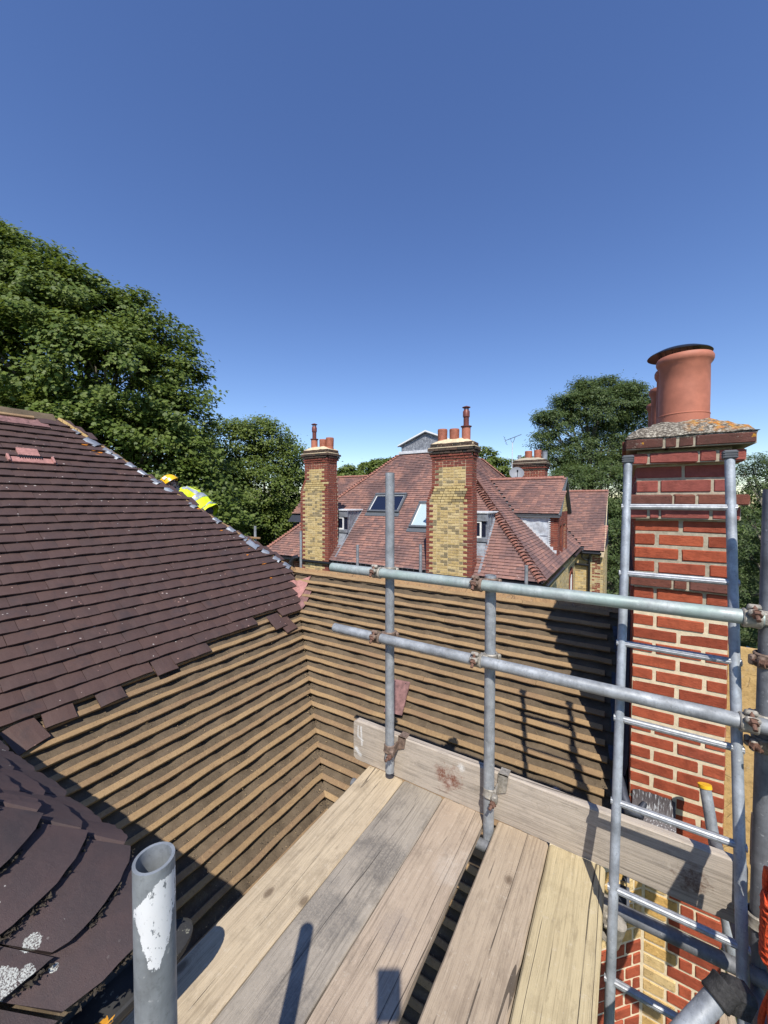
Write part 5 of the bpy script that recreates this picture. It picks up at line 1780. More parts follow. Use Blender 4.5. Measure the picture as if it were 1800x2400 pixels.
# lead box dormers beside the chimneys
def lead_dormer(x0, x1, yf, ztop, zbot, lab, wx0, wx1):
    yb = EY0 + (ztop - EZ)
    mb = MB()
    mb.prism([(x1, yf, zbot), (x1, yf, ztop), (x1, yb + .1, ztop), (x1, EY0 + (zbot - EZ), zbot)], (x0 - x1, 0, 0))
    mb.prism([(x1 + .004, EY0 + .25, EZ + .25), (x1 + .004, yf, zbot), (x1 + .004, yf, zbot - .05)], (x0 - x1, 0, 0))
    for k in range(3): mb.box((x1 + .001, yf + .12 + k * .22, zbot + .22 * k + .2), (x1 + .02, yf + .135 + k * .22, ztop))
    o = mb.build('lead_dormer', 'lead', roof); o['label'] = lab
    mb = MB(); mb.box((x0 - .05, yf - .10, ztop), (x1 + .06, yb + .10, ztop + .055), ch=.012)
    mb.build('flat_top', 'lead_pale', o)
    mb = MB(); mb.box((x0 - .03, yf - .07, ztop - .22), (x1 + .05, yf - .003, ztop - .003), ch=.01); mb.box((x0, yf - .07, zbot - .02), (x1 + .04, yf - .003, zbot + .10), ch=.01); mb.build('fascia', 'lead', o)
    mb = MB(); t = .045; z0, z1 = zbot + .10, ztop - .22
    mb.box((wx0, yf - .05, z0), (wx1, yf - .005, z0 + t)); mb.box((wx0, yf - .05, z1 - t), (wx1, yf - .005, z1)); mb.box((wx0, yf - .05, z0 + t), (wx0 + t, yf - .005, z1 - t)); mb.box((wx1 - t, yf - .05, z0 + t), (wx1, yf - .005, z1 - t))
    w = mb.build('window', 'white', o)
lead_dormer(-9.5, -8.42, 11.02, -.36, -1.12, 'lead box dormer with a white window right of the left chimney', -9.1, -8.55)
lead_dormer(-4.5, -3.38, 11.0, -.36, -1.16, 'lead box dormer tight against the right side of the middle chimney', -4.0, -3.52)
b = MB()
for (xx, y0, y1) in ((-8.40, 10.35, 11.95), (-3.36, 10.30, 11.85)):
    n = 15
    for i in range(n):
        y = y0 + (y1 - y0) * i / n
        p = Vector((xx, y, EZ + (y - EY0)))
        b.box((-.035, 0, .0), (.035, .152, .040 + .004 * (i % 2)), Mx=frame(p, fu, fv, fn))
b.build('soaker_strip', 'lead', roof)
for xx, yy in ((-8.9, 10.98), (-3.9, 10.96)):
    b = MB(); b.box((xx - .3, yy + .02, -1.02), (xx + .5, yy + .03, -.58)); b.build('dormer_pane', 'glass_dark', roof)

# chimneys of the far house
def far_chimney(lab, xn0, xn1, xb0, xb1, yf, yback, z_sh0, z_sh1, z_neck, z_yel, zbot, pots, limit, nb=.075):
    mb = MB()
    mb.box((xn0 + .008, yf + .008, z_sh0), (xn1 - .008, yback - .008, z_neck + .42))
    mb.box((xb0 + .008, yf + .008, zbot), (xb1 - .008, yback - .008, z_sh0))
    mb.prism([(xb0 + .008, yf + .008, z_sh0), (xb1 - .008, yf + .008, z_sh0), (xn1 - .008, yf + .008, z_sh1), (xn0 + .008, yf + .008, z_sh1)], (0, yback - yf - .016, 0))
    ch = mb.build('chimney', 'mortar_far', nh); ch['label'] = lab
    pc = []; z = zbot; k = 0
    while z < z_neck - .02:
        if z < z_sh0: xa, xc = xb0, xb1
        elif z < z_sh1:
            f = (z - z_sh0) / (z_sh1 - z_sh0); xa = xb0 + (xn0 - xb0) * f; xc = xb1 + (xn1 - xb1) * f
        else: xa, xc = xn0, xn1
        W = xc - xa; row = []
        q = .225 if k % 2 else .112
        if z_sh0 <= z < z_sh1: q = .10
        if z >= z_yel: q = W * .5
        x = 0; i = 0
        while x < W - .03:
            rem = W - x
            if x == 0 and z < z_yel: L = q - .01 if k % 2 or z_sh0 <= z < z_sh1 else .102
            elif rem < .24: L = rem
            else: L = .215 if (i + k) % 2 else .102
            if 0 < rem - L < .06: L = rem
            cx = x + L / 2
            edge = min(cx, W - cx)
            yel = z < z_yel and edge > q + (.0 if k % 2 else .10)
            mt = 'brick_far_y' if yel else 'brick_far_r'
            row.append((L, mt)); x += L + .01; i += 1
        pc += bricks((xa, yf, z), (1, 0, 0), (0, -1, 0), [row], nb, .010, .06, .004, .002, .0035)
        row = []; x = 0; D = yback - yf - .07
        while x < D - .06:
            L = .215 if (len(row) + k) % 2 else .102; L = min(L, D - x); row.append((L, 'brick_far_r')); x += L + .01
        pc += bricks((xc, yf + .062, z), (0, 1, 0), (1, 0, 0), [row], nb, .010, .05, .004, .002, .0035)
        z += nb; k += 1
    # oversailing courses
    offs = [(.022, 'brick_far_r' if limit else 'brick_far_s'), (.045, 'brick_far_r'), (.07, 'brick_far_s'), (.098, 'brick_far_s'), (.045, 'brick_far_s'), (.035, 'brick_far_s')]
    for j, (o_, mt) in enumerate(offs):
        row = []; x = 0; W = xn1 - xn0 + 2 * o_
        while x < W - .06: L = min(.215 if (len(row) + j) % 2 else .105, W - x); row.append((L, mt)); x += L + .01
        pc += bricks((xn0 - o_, yf - o_, z + j * nb), (1, 0, 0), (0, -1, 0), [row], nb, .008, .09, .006, .003, .004)
        row = []; x = 0; D = yback - yf + 2 * o_ - .1
        while x < D - .06: L = min(.215, D - x); row.append((L, mt)); x += L + .01
        pc += bricks((xn1 + o_, yf - o_ + .092, z + j * nb), (0, 1, 0), (1, 0, 0), [row], nb, .008, .09, .006, .003, .004)
    emit(pc, 'brick', ch, limit)
    zc = z + 6 * nb
    mb = MB()
    mb.box((xn0 - .02, yf - .02, zc - .20), (xn1 + .02, yback, zc - .008))
    mb.box((xn0 - .088, yf - .088, zc - 2 * nb), (xn1 + .088, yf - .035, zc - 2 * nb + .03), ch=.01)
    mb.box((xn1 + .035, yf - .088, zc - 2 * nb), (xn1 + .088, yback, zc - 2 * nb + .03), ch=.01)
    V = []; F = []; nx = 12; ny = 8
    for j in range(ny + 1):
        for i in range(nx + 1):
            e = min(i / 3, (nx - i) / 3, j / 2, (ny - j) / 2, 1)
            V.append((xn0 - .03 + (xn1 - xn0 + .06) * i / nx, yf - .04 + (yback - yf + .08) * j / ny, zc - .01 + .12 * e ** .7 + rng.uniform(-.012, .012)))
    for j in range(ny):
        for i in range(nx):
            a = j * (nx + 1) + i; F.append((a, a + 1, a + nx + 2, a + nx + 1))
    mb.add(V, F, None, 0, 0, True)
    mb.build('flaunching', 'mortar_far' if limit else 'mortar_old', ch, sharp=60)
    for (px_, py_, r, h, kind) in pots:
        mb = MB(); c = (px_, py_, zc + .02)
        if kind == 'louvre':
            pr = [(r * 1.0, 0)]
            for i in range(9): pr += [(r * (1.0 + .05 * (i / 9)), h * (.3 + .07 * i)), (r * (1.04 + .05 * (i / 9)), h * (.315 + .07 * i)), (r * (1.04 + .05 * (i / 9)), h * (.33 + .07 * i))]
            pr += [(r * 1.03, h), (r * .85, h), (r * .85, h * .5)]
            mb.lathe(c, pr, 22); mb.build('chimney_pot', 'terra_old', ch, sharp=40)
        elif kind == 'pipe':
            mb.lathe(c, [(r, 0), (r, h), (r * 1.12, h), (r * 1.12, h + .02), (r * .8, h + .02), (r * .8, h * .5)], 18); mb.build('chimney_pot', 'lead', ch, sharp=40)
        else:
            mb.lathe(c, [(r * .98, 0), (r, h * .5), (r * 1.0, h * .93), (r * .8, h * .93)], 24)
            p_ = mb.build('chimney_pot', 'terra', ch, sharp=40)
            mb = MB(); q = r * .62
            mb.lathe(c, [(r * 1.25, h * .95), (r * 1.25, h), (q, h * 1.01), (q, h + .24), (q * 1.25, h + .25), (q * 1.25, h + .40), (q * .95, h + .43), (q * .9, h + .45)], 20)
            for i in range(8):
                a = i * math.pi / 4
                mb.tube((c[0] + q * .8 * math.cos(a), c[1] + q * .8 * math.sin(a), c[2] + h + .44), (c[0] + q * .8 * math.cos(a), c[1] + q * .8 * math.sin(a), c[2] + h + .52), .012, seg=5)
            mb.lathe(c, [(0, h + .56), (q * 1.5, h + .52), (q * 1.5, h + .505), (0, h + .51)], 20)
            mb.build('flue_terminal', 'flue', p_, sharp=40)
    return ch
far_chimney('middle chimney of yellow stock brick with red quoins and a capped flue', -4.715, -3.525, -4.888, -3.50, 10.141, 10.52, -.06, .40, 1.16, .95, -4.0,
    [(-4.47, 10.32, .130, .40, 'louvre'), (-4.12, 10.34, .130, .38, 'louvre'), (-3.76, 10.30, .12, .42, 'flue')], 170)
far_chimney('left chimney of yellow stock brick, slimmer, its capped flue on the left', -9.68, -8.64, -9.886, -8.60, 10.195, 10.74, .30, .72, 1.30, 1.06, -4.0,
    [(-9.42, 10.42, .115, .40, 'flue'), (-9.06, 10.47, .122, .36, 'louvre'), (-8.78, 10.50, .13, .40, 'louvre')], 130)
far_chimney('rear red brick chimney with four pots beside the aerial mast', -4.16, -2.90, -4.16, -2.90, 17.4, 18.2, -1.0, -.9, 1.30, -2.0, -1.0,
    [(-4.02, 17.8, .075, .22, 'pipe'), (-3.64, 17.8, .145, .40, 'louvre'), (-3.26, 17.8, .145, .42, 'louvre'), (-2.98, 17.8, .11, .34, 'pipe')], 0)

# dish and aerial fixed to the rear chimney
dish = thing('satellite_dish', 'grey oval satellite dish on the rear red chimney', 'satellite dish', (-4.02, 17.2, 1.18))
b = MB(); V = []; F = []; n = 24
dd = Vector((.30, -.86, .42)).normalized(); du = dd.cross(Vector((0, 0, 1))).normalized(); dw = du.cross(dd)
cen = Vector((-3.98, 17.1, 1.18))
for rr, dep in ((0, .0), (.12, .01), (.22, .035), (.30, .07), (.305, .062), (.22, .028), (.0, -.006)):
    for i in range(n):
        a = 2 * math.pi * i / n
        V.append(tuple(cen + du * rr * math.cos(a) + dw * rr * .95 * math.sin(a) + dd * dep))
for k in range(6):
    for i in range(n):
        j = (i + 1) % n; F.append((k * n + i, k * n + j, (k + 1) * n + j, (k + 1) * n + i))
b.add(V, F, None, 0, 0, True); b.build('reflector', mat_flat('dish_grey', (.22, .23, .245), .5, 0, .1, 5, .02), dish, sharp=60)
b = MB(); b.path([cen - dw * .28 + dd * .05, cen - dw * .25 + dd * .28, cen - dw * .08 + dd * .34], .014, 6); b.box((-.03, -.03, -.05), (.03, .03, .05), Mx=Matrix.Translation(cen - dw * .06 + dd * .34), ch=.01); b.build('feed_arm', 'black', dish)
b = MB(); b.path([cen - dd * .01, cen + Vector((-.05, .2, -.1)), cen + Vector((-.06, .32, -.1))], .02, 6); b.build('bracket', 'steel_dark', dish)
aer = thing('television_aerial', 'thin television aerial on a mast above the rear chimney', 'aerial', (-4.23, 17.35, .9))
b = MB(); b.tube((-4.23, 17.3, .8), (-4.21, 17.3, 2.55), .016, seg=8); b.build('mast', 'lead_pale', aer)
b = MB(); a0 = Vector((-4.52, 17.3, 2.66)); a1 = Vector((-3.85, 17.35, 2.88)); b.tube(a0, a1, .012, seg=6)
ad = (a1 - a0).normalized(); an = Vector((0, 1, 0)); au = ad.cross(an)
for i in range(12):
    p = a0 + (a1 - a0) * (.2 + .065 * i); L = .10 - .003 * i
    b.tube(p - an * L, p + an * L, .005, seg=4)
b.tube(a0 + au * .18, a0 - au * .18, .008, seg=5)
for s_ in (-.17, -.06, .06, .17): b.tube(a0 + au * s_ - an * .2, a0 + au * s_ + an * .2, .005, seg=4)
b.path([(-4.21, 17.3, 2.52), (-4.16, 17.3, 2.62), (-4.10, 17.3, 2.79)], .012, 6); b.path([(-4.21, 17.3, 2.55), (-4.27, 17.3, 2.62), (-4.29, 17.3, 2.72)], .010, 6)
b.build('antenna', 'frame_grey', aer)

# ================================================================== the roofer behind the hip
per = thing('person', 'person in yellow hard hat and hi-vis vest bent over behind the tiled hip', 'person', (-5.35, 3.75, -1.1))
def skin_body(name, pts, edges, mat, parent, lv=1, root=0):
    me = bpy.data.meshes.new(name + '_base')
    me.from_pydata([p[0] for p in pts], edges, [])
    o = bpy.data.objects.new(name + '_base', me); col.objects.link(o)
    o.modifiers.new('skin', 'SKIN'); o.modifiers.new('sub', 'SUBSURF').levels = lv
    o.modifiers['sub'].render_levels = lv
    sv = me.skin_vertices[0].data
    for i, (_, r) in enumerate(pts):
        sv[i].radius = (r, r) if not isinstance(r, tuple) else r
        sv[i].use_root = (i == root)
    dg_ = bpy.context.evaluated_depsgraph_get(); dg_.update()
    m2 = bpy.data.meshes.new_from_object(o.evaluated_get(dg_))
    bpy.data.objects.remove(o); bpy.data.meshes.remove(me)
    m2.name = name
    m2.materials.clear(); m2.materials.append(M[mat])
    m2.polygons.foreach_set('use_smooth', [True] * len(m2.polygons))
    m2.transform(Matrix.Translation(-WL[parent.name]))
    return place(name, m2, Matrix.Translation(WL[parent.name]), parent)
pel = Vector((-5.34, 3.50, -.145)); chest = Vector((-5.555, 3.335, .065)); nk = Vector((-5.65, 3.265, .165)); hd_ = Vector((-5.73, 3.21, .235))
mid = (pel + chest) / 2 + Vector((0, .0, .035))
side_ = (chest - pel).normalized().cross(Vector((0, 0, 1))).normalized()      # towards his right / us
shR, shL = chest + side_ * .17 + Vector((-.06, -.03, .02)), chest - side_ * .17 + Vector((-.06, -.03, .02))
hipR, hipL = pel + side_ * .10, pel - side_ * .10
pts = [(pel, (.15, .13)), (mid, (.145, .12)), (chest, (.155, .125)), (nk, .06), (hd_, .085),
       (shR, .062), (shR + Vector((-.12, -.02, -.24)), .045), (shR + Vector((-.32, -.06, -.26)), .033), (shR + Vector((-.40, -.07, -.27)), .036),
       (shL, .062), (shL + Vector((-.12, .06, -.26)), .045), (shL + Vector((-.34, .02, -.34)), .033), (shL + Vector((-.42, .02, -.36)), .036),
       (hipR, .095), (hipR + Vector((-.22, .08, -.34)), .072), (hipR + Vector((.10, .22, -.62)), .052), (hipR + Vector((.02, .26, -.68)), .045),
       (hipL, .095), (hipL + Vector((-.18, .14, -.40)), .072), (hipL + Vector((.14, .30, -.66)), .052), (hipL + Vector((.06, .34, -.72)), .045)]
ed = [(0, 1), (1, 2), (2, 3), (3, 4), (2, 5), (5, 6), (6, 7), (7, 8), (2, 9), (9, 10), (10, 11), (11, 12), (0, 13), (13, 14), (14, 15), (15, 16), (0, 17), (17, 18), (18, 19), (19, 20)]
skin_body('body', pts, ed, 'cloth', per, 2)
# head with a face, turned down to the slope
def make_head(hd_, hdir, face, parent):
    """ellipsoid head with nose, eye hollows, mouth, ears and eyes"""
    hs_ = hdir.cross(face)
    b = MB(); V = []; F = []; n1, n2 = 14, 20
    for i in range(n1 + 1):
        th = math.pi * i / n1
        for j in range(n2):
            ph = 2 * math.pi * j / n2
            x = math.sin(th) * math.cos(ph); y = math.sin(th) * math.sin(ph); z = math.cos(th)
            r = Vector((x * .075, y * .092, z * .115))
            if y > .6 and -.25 < z < .15 and abs(x) < .25: r.y += .022 * (1 - abs(x) / .25)       # nose
            if y > .5 and .12 < z < .3 and .2 < abs(x) < .6: r.y -= .008                              # eye sockets
            if y > .5 and -.45 < z < -.35: r.y -= .005                                                 # mouth
            if z < -.4: r.x *= .85
            V.append(tuple(hd_ + hdir * .02 + hs_ * r.x + face * r.y + hdir * r.z))
    for i in range(n1):
        for j in range(n2):
            k = (j + 1) % n2; F.append((i * n2 + j, i * n2 + k, (i + 1) * n2 + k, (i + 1) * n2 + j))
    b.add(V, F, None, 0, 0, True)
    for s_ in (-1, 1):
        b.box((-.008, -.018, -.03), (.008, .018, .03), Mx=frame(hd_ + hs_ * s_ * .078, hs_, face, hdir), ch=.005)
    head = b.build('head', 'skin', parent, sharp=80)
    b = MB()
    for s_ in (-1, 1): b.lathe((0, 0, 0), [(0, .008), (.010, .004), (.012, -.004), (0, -.008)], 8)
    b.v = [tuple(hd_ + hdir * .045 + hs_ * (.032 * (1 if i < len(b.v) // 2 else -1) + v[0]) + face * (.082 + v[2]) + hdir * v[1]) for i, v in enumerate(b.v)]
    b.build('eyes', 'ink', head)
    return head
hdir = (hd_ - nk).normalized(); face = (Vector((-.45, -.15, -.85))).normalized(); face = (face - hdir * face.dot(hdir)).normalized(); hs_ = hdir.cross(face)
head = make_head(hd_, hdir, face, per)
b = MB()                                             # hair at the nape, dark curls below the helmet
for i in range(160):
    a = rng.uniform(-2.4, 2.4); p = hd_ - hdir * rng.uniform(.0, .10) - face * (.085 * math.cos(a)) + hs_ * .078 * math.sin(a)
    s_ = rng.uniform(.008, .02)
    b.add([tuple(p + Vector((rng.uniform(-1, 1), rng.uniform(-1, 1), rng.uniform(-1, 1))) * s_) for _ in range(4)], [(0, 1, 2), (0, 2, 3), (0, 3, 1), (1, 3, 2)], None, rng.random())
b.build('hair', 'hair', head)
# helmet: shell with a rear rim and short peak
b = MB(); V = []; F = []; n1, n2 = 10, 30
hx = (hdir * .90 + face * -.12 + Vector((-.1, -.10, .42))).normalized(); hf = (face - hx * face.dot(hx)).normalized(); hr = hx.cross(hf)
hc = hd_ + hdir * .035
for i in range(n1 + 1):
    th = (math.pi / 2 + .12) * i / n1
    for j in range(n2):
        ph = 2 * math.pi * j / n2
        r = 1.0 + .03 * (abs(math.sin(ph * 1)) < .2)
        x = math.sin(th) * math.cos(ph) * .118; y = math.sin(th) * math.sin(ph) * .145; z = math.cos(th) * .125
        if i == n1: x *= 1.05; y *= 1.05 + .18 * max(0, math.sin(ph)) ** 3
        V.append(tuple(hc + hr * x + hf * y + hx * z))
for i in range(n1):
    for j in range(n2):
        k = (j + 1) % n2; F.append((i * n2 + j, (i + 1) * n2 + j, (i + 1) * n2 + k, i * n2 + k))
b.add(V, F, None, 0, 0, True)
helm = b.build('helmet', 'hat', per, sharp=60)
b = MB(); view = (Vector((0, 0, 0)) - hc).normalized()
ec = hc + (view * .8 + hx * .7).normalized() * .126; en = (ec - hc).normalized(); e1 = en.cross(Vector((0, 0, 1))).normalized(); e2 = en.cross(e1)
poly = []
for i in range(16):
    a = 2 * math.pi * i / 16; r = .034 if i % 4 < 2 else .022
    poly.append(tuple(ec + e1 * r * math.cos(a) + e2 * r * math.sin(a)))
b.prism(poly, en * .006); b.build('badge', 'white', helm)
# vest: loft round the torso; bands and marks lie on it
spine = [pel + Vector((.06, .03, -.05)), pel, mid, (mid + chest) / 2 + Vector((0, 0, .02)), chest, (chest + nk) / 2 + Vector((.0, 0, -.005)), nk + Vector((.02, .01, -.03))]
wid = [.205, .20, .195, .205, .215, .17, .10]; thk = [.165, .16, .152, .16, .160, .115, .08]
def vest_pt(t, a, off=0.0):
    k = min(len(spine) - 2, max(0, int(t))); f = t - k
    c = spine[k].lerp(spine[k + 1], f); d = (spine[k + 1] - spine[k]).normalized()
    s2 = d.cross(Vector((0, 0, 1))).normalized(); u2 = s2.cross(d)
    w = wid[k] + (wid[k + 1] - wid[k]) * f + off; h = thk[k] + (thk[k + 1] - thk[k]) * f + off
    r = .006 * wavy(91)(a * 1.4 + t) + .004 * wavy(92)(t * 2 + a)
    return c + s2 * (w + r) * math.cos(a) + u2 * (h + r) * math.sin(a)
def vest_strip(mb, t0, t1, a0, a1, off, nt=20, na=40):
    V = []; F = []
    for i in range(nt + 1):
        for j in range(na + 1):
            V.append(tuple(vest_pt(t0 + (t1 - t0) * i / nt, a0 + (a1 - a0) * j / na, off)))
    for i in range(nt):
        for j in range(na):
            a = i * (na + 1) + j; F.append((a, a + 1, a + na + 2, a + na + 1))
    mb.add(V, F, None, 0, 0, True)
b = MB(); vest_strip(b, 0, 6, 0, 2 * math.pi, 0.0, 34, 44)
vest = b.build('vest', 'hivis', per, sharp=80)
b = MB()
vest_strip(b, .55, .95, 0, 2 * math.pi, .004, 4, 40); vest_strip(b, 1.75, 2.2, 0, 2 * math.pi, .004, 4, 40)
for a0 in (.75, 2.0): vest_strip(b, 2.2, 5.6, a0, a0 + .38, .005, 20, 5)
b.build('reflective_band', 'reflect', vest, sharp=80)
b = MB()
def stroke(pl, r=.0055):
    b.path([vest_pt(t, a, .006) for (t, a) in pl], r, 5)
stroke([(4.6, 1.55), (4.5, 1.70), (4.3, 1.62), (4.4, 1.5)], .012)
stroke([(3.9, 1.55), (3.8, 1.72), (3.6, 1.70), (3.7, 1.55), (3.9, 1.56)]); stroke([(3.9, 1.80), (3.6, 1.82)]); stroke([(3.75, 1.9), (3.5, 1.75)])
stroke([(3.4, 1.45), (3.0, 1.58)]); stroke([(3.4, 1.6), (3.0, 1.50)]); stroke([(3.2, 1.75), (2.7, 1.70)]); stroke([(3.25, 1.88), (2.8, 1.85)])
stroke([(1.4, 1.5), (1.15, 1.52)])
b.build('marker_writing', 'ink', vest)
# hands on the slope
def make_hand(w_, fw, sd_, sg, parent, curl=.022):
    """palm, four unequal bent fingers and a thumb leaving its side"""
    up_ = sd_.cross(fw)
    hp = [(w_, .030), (w_ + fw * .045, (.040, .020)), (w_ + fw * .085, (.042, .016))]
    he = [(0, 1), (1, 2)]
    for i in range(4):
        o_ = (i - 1.5) * .020; L = (.062, .075, .070, .055)[i]
        k0 = len(hp)
        hp += [(w_ + fw * .100 + sd_ * o_, .0095), (w_ + fw * (.100 + L * .55) + sd_ * o_ * 1.15 - up_ * curl * .35, .0085), (w_ + fw * (.100 + L) + sd_ * o_ * 1.2 - up_ * curl, .007)]
        he += [(2, k0), (k0, k0 + 1), (k0 + 1, k0 + 2)]
    k0 = len(hp)
    hp += [(w_ + fw * .05 + sd_ * .045 * sg, .011), (w_ + fw * .085 + sd_ * .065 * sg - up_ * .01, .009)]
    he += [(1, k0), (k0, k0 + 1)]
    return skin_body('hand', hp, he, 'skin', parent, 1)
for (w_, sg) in ((shR + Vector((-.40, -.07, -.27)), 1), (shL + Vector((-.42, .02, -.36)), -1)):
    fw = Vector((-.9, -.1, -.25)).normalized(); sd_ = fw.cross(Vector((0, 0, 1))).normalized()
    make_hand(w_, fw, sd_, sg, per)

# ---- the photographer, whose phone and hands cast the shadow on the boards
Hd = Vector((_f.x, _f.y, 0)).normalized(); Rt = Vector((_r.x, _r.y, 0)).normalized(); Up = Vector((0, 0, 1))
def at(rt, fw, up): return Rt * rt + Hd * fw + Up * up
for i, x in enumerate((.075, .305)):
    board('scaffold_board', ('short board behind the ladder hatch under the photographer', 'outer short board behind the ladder hatch')[i], (x, -1.2, zt), (x, .30, zt), .222, .038, 'board_brown', 'plank', (0, 0, 1), 95 + i, .010, 'scaffold boards laid side by side')
pho = thing('person', 'person standing at the camera, shown only by the shadow of phone and hands', 'person', tuple(at(-.02, -.48, -1.50)))
B0 = at(-.02, -.46, 0)
P_ = lambda r_, f_, u_: B0 + at(r_, f_, u_)
pts = [(P_(0, 0, -.66), (.155, .115)), (P_(0, .01, -.45), (.145, .105)), (P_(0, 0, -.22), (.17, .115)), (P_(0, .01, -.075), .058), (P_(0, .03, .0), .06)]
ed = [(0, 1), (1, 2), (2, 3), (3, 4)]
for sg in (-1, 1):
    k = len(pts)
    pts += [(P_(.18 * sg, -.01, -.16), .06), (P_(.235 * sg, .10, -.37), .046), (P_(.085 * sg, .30, -.28), .034), (P_(.062 * sg, .335, -.235), .03)]
    ed += [(2, k), (k, k + 1), (k + 1, k + 2), (k + 2, k + 3)]
    k = len(pts)
    pts += [(P_(.095 * sg, 0, -.74), .10), (P_(.105 * sg, .02, -1.08), .068), (P_(.115 * sg, -.03, -1.42), .045), (P_(.125 * sg, .12, -1.462), .036)]
    ed += [(0, k), (k, k + 1), (k + 1, k + 2), (k + 2, k + 3)]
skin_body('body', pts, ed, 'cloth', pho, 2)
make_head(P_(0, .05, .09), Up, Hd, pho)
for sg in (-1, 1):
    make_hand(P_(.062 * sg, .335, -.235), (at(-.12 * sg, .30, .95)).normalized(), (at(sg * .95, .3, 0)).normalized(), -sg, pho, -.012)
# phone: slab with rounded corners just behind the lens
phone = MB()
PF = Matrix(((_r2.x, _u2.x, -_f.x, 0), (_r2.y, _u2.y, -_f.y, 0), (_r2.z, _u2.z, -_f.z, 0), (0, 0, 0, 1)))
phone.box((-.060, -.134, .006), (.016, .021, .014), Mx=PF, ch=.003)
po = phone.build('phone', 'black', None)
tag(po, 'black phone held up at the camera, seen only as a shadow', 'phone')
b = MB(); b.box((-.057, -.131, .0141), (.013, .018, .0150), Mx=PF); b.build('screen', 'glass_dark', po)

# ================================================================== trees
LEAF_B = np.array([(0, 0, 0), (.20, .10, .02), (.52, .28, -.06), (.22, .42, .05), (.34, .72, -.04), (0, 1.0, -.10), (-.34, .72, -.04), (-.22, .42, .05), (-.52, .28, -.06), (-.20, .10, .02)], dtype=np.float32)
LEAF_S = np.array([(0, 0, 0), (.30, .35, .04), (.20, .75, .0), (0, 1.0, -.08), (-.20, .75, 0), (-.30, .35, .04)], dtype=np.float32)
LEAF_A = np.array([(0, 0, 0), (.16, .5, .05), (0, 1.0, -.10), (-.16, .5, .05)], dtype=np.float32)
def leaves(name, C, nrm_bias, size, shape, mat, parent, seed):
    rg = np.random.default_rng(seed); n = len(C); k = len(shape)
    nr = rg.normal(size=(n, 3)) * .42 + nrm_bias
    nr /= np.linalg.norm(nr, axis=1, keepdims=True)
    t = rg.normal(size=(n, 3)); t[:, 2] -= .45
    t -= nr * (t * nr).sum(1, keepdims=True); t /= np.linalg.norm(t, axis=1, keepdims=True)
    s = np.cross(t, nr)
    sz = size * rg.uniform(.6, 1.25, size=(n, 1, 1))
    V = C[:, None, :] + sz * (shape[None, :, 0:1] * s[:, None, :] + shape[None, :, 1:2] * t[:, None, :] + shape[None, :, 2:3] * nr[:, None, :])
    me = bpy.data.meshes.new(name)
    me.vertices.add(n * k); me.vertices.foreach_set('co', V.reshape(-1).astype(np.float32) - np.tile(np.array(WL[parent.name], dtype=np.float32), n * k))
    me.loops.add(n * k); me.loops.foreach_set('vertex_index', np.arange(n * k, dtype=np.int32))
    me.polygons.add(n); me.polygons.foreach_set('loop_start', np.arange(n, dtype=np.int32) * k)
    me.update(calc_edges=True)
    a = me.attributes.new('rnd', 'FLOAT', 'FACE'); a.data.foreach_set('value', rg.random(n).astype(np.float32))
    me.materials.append(M[mat])
    me.validate()
    return place(name, me, Matrix.Translation(WL[parent.name]), parent)
def px(x, y, d):
    q = _r2 * ((x - 900) / F_PX) - _u2 * ((y - 1200) / F_PX) + _f
    return q * d
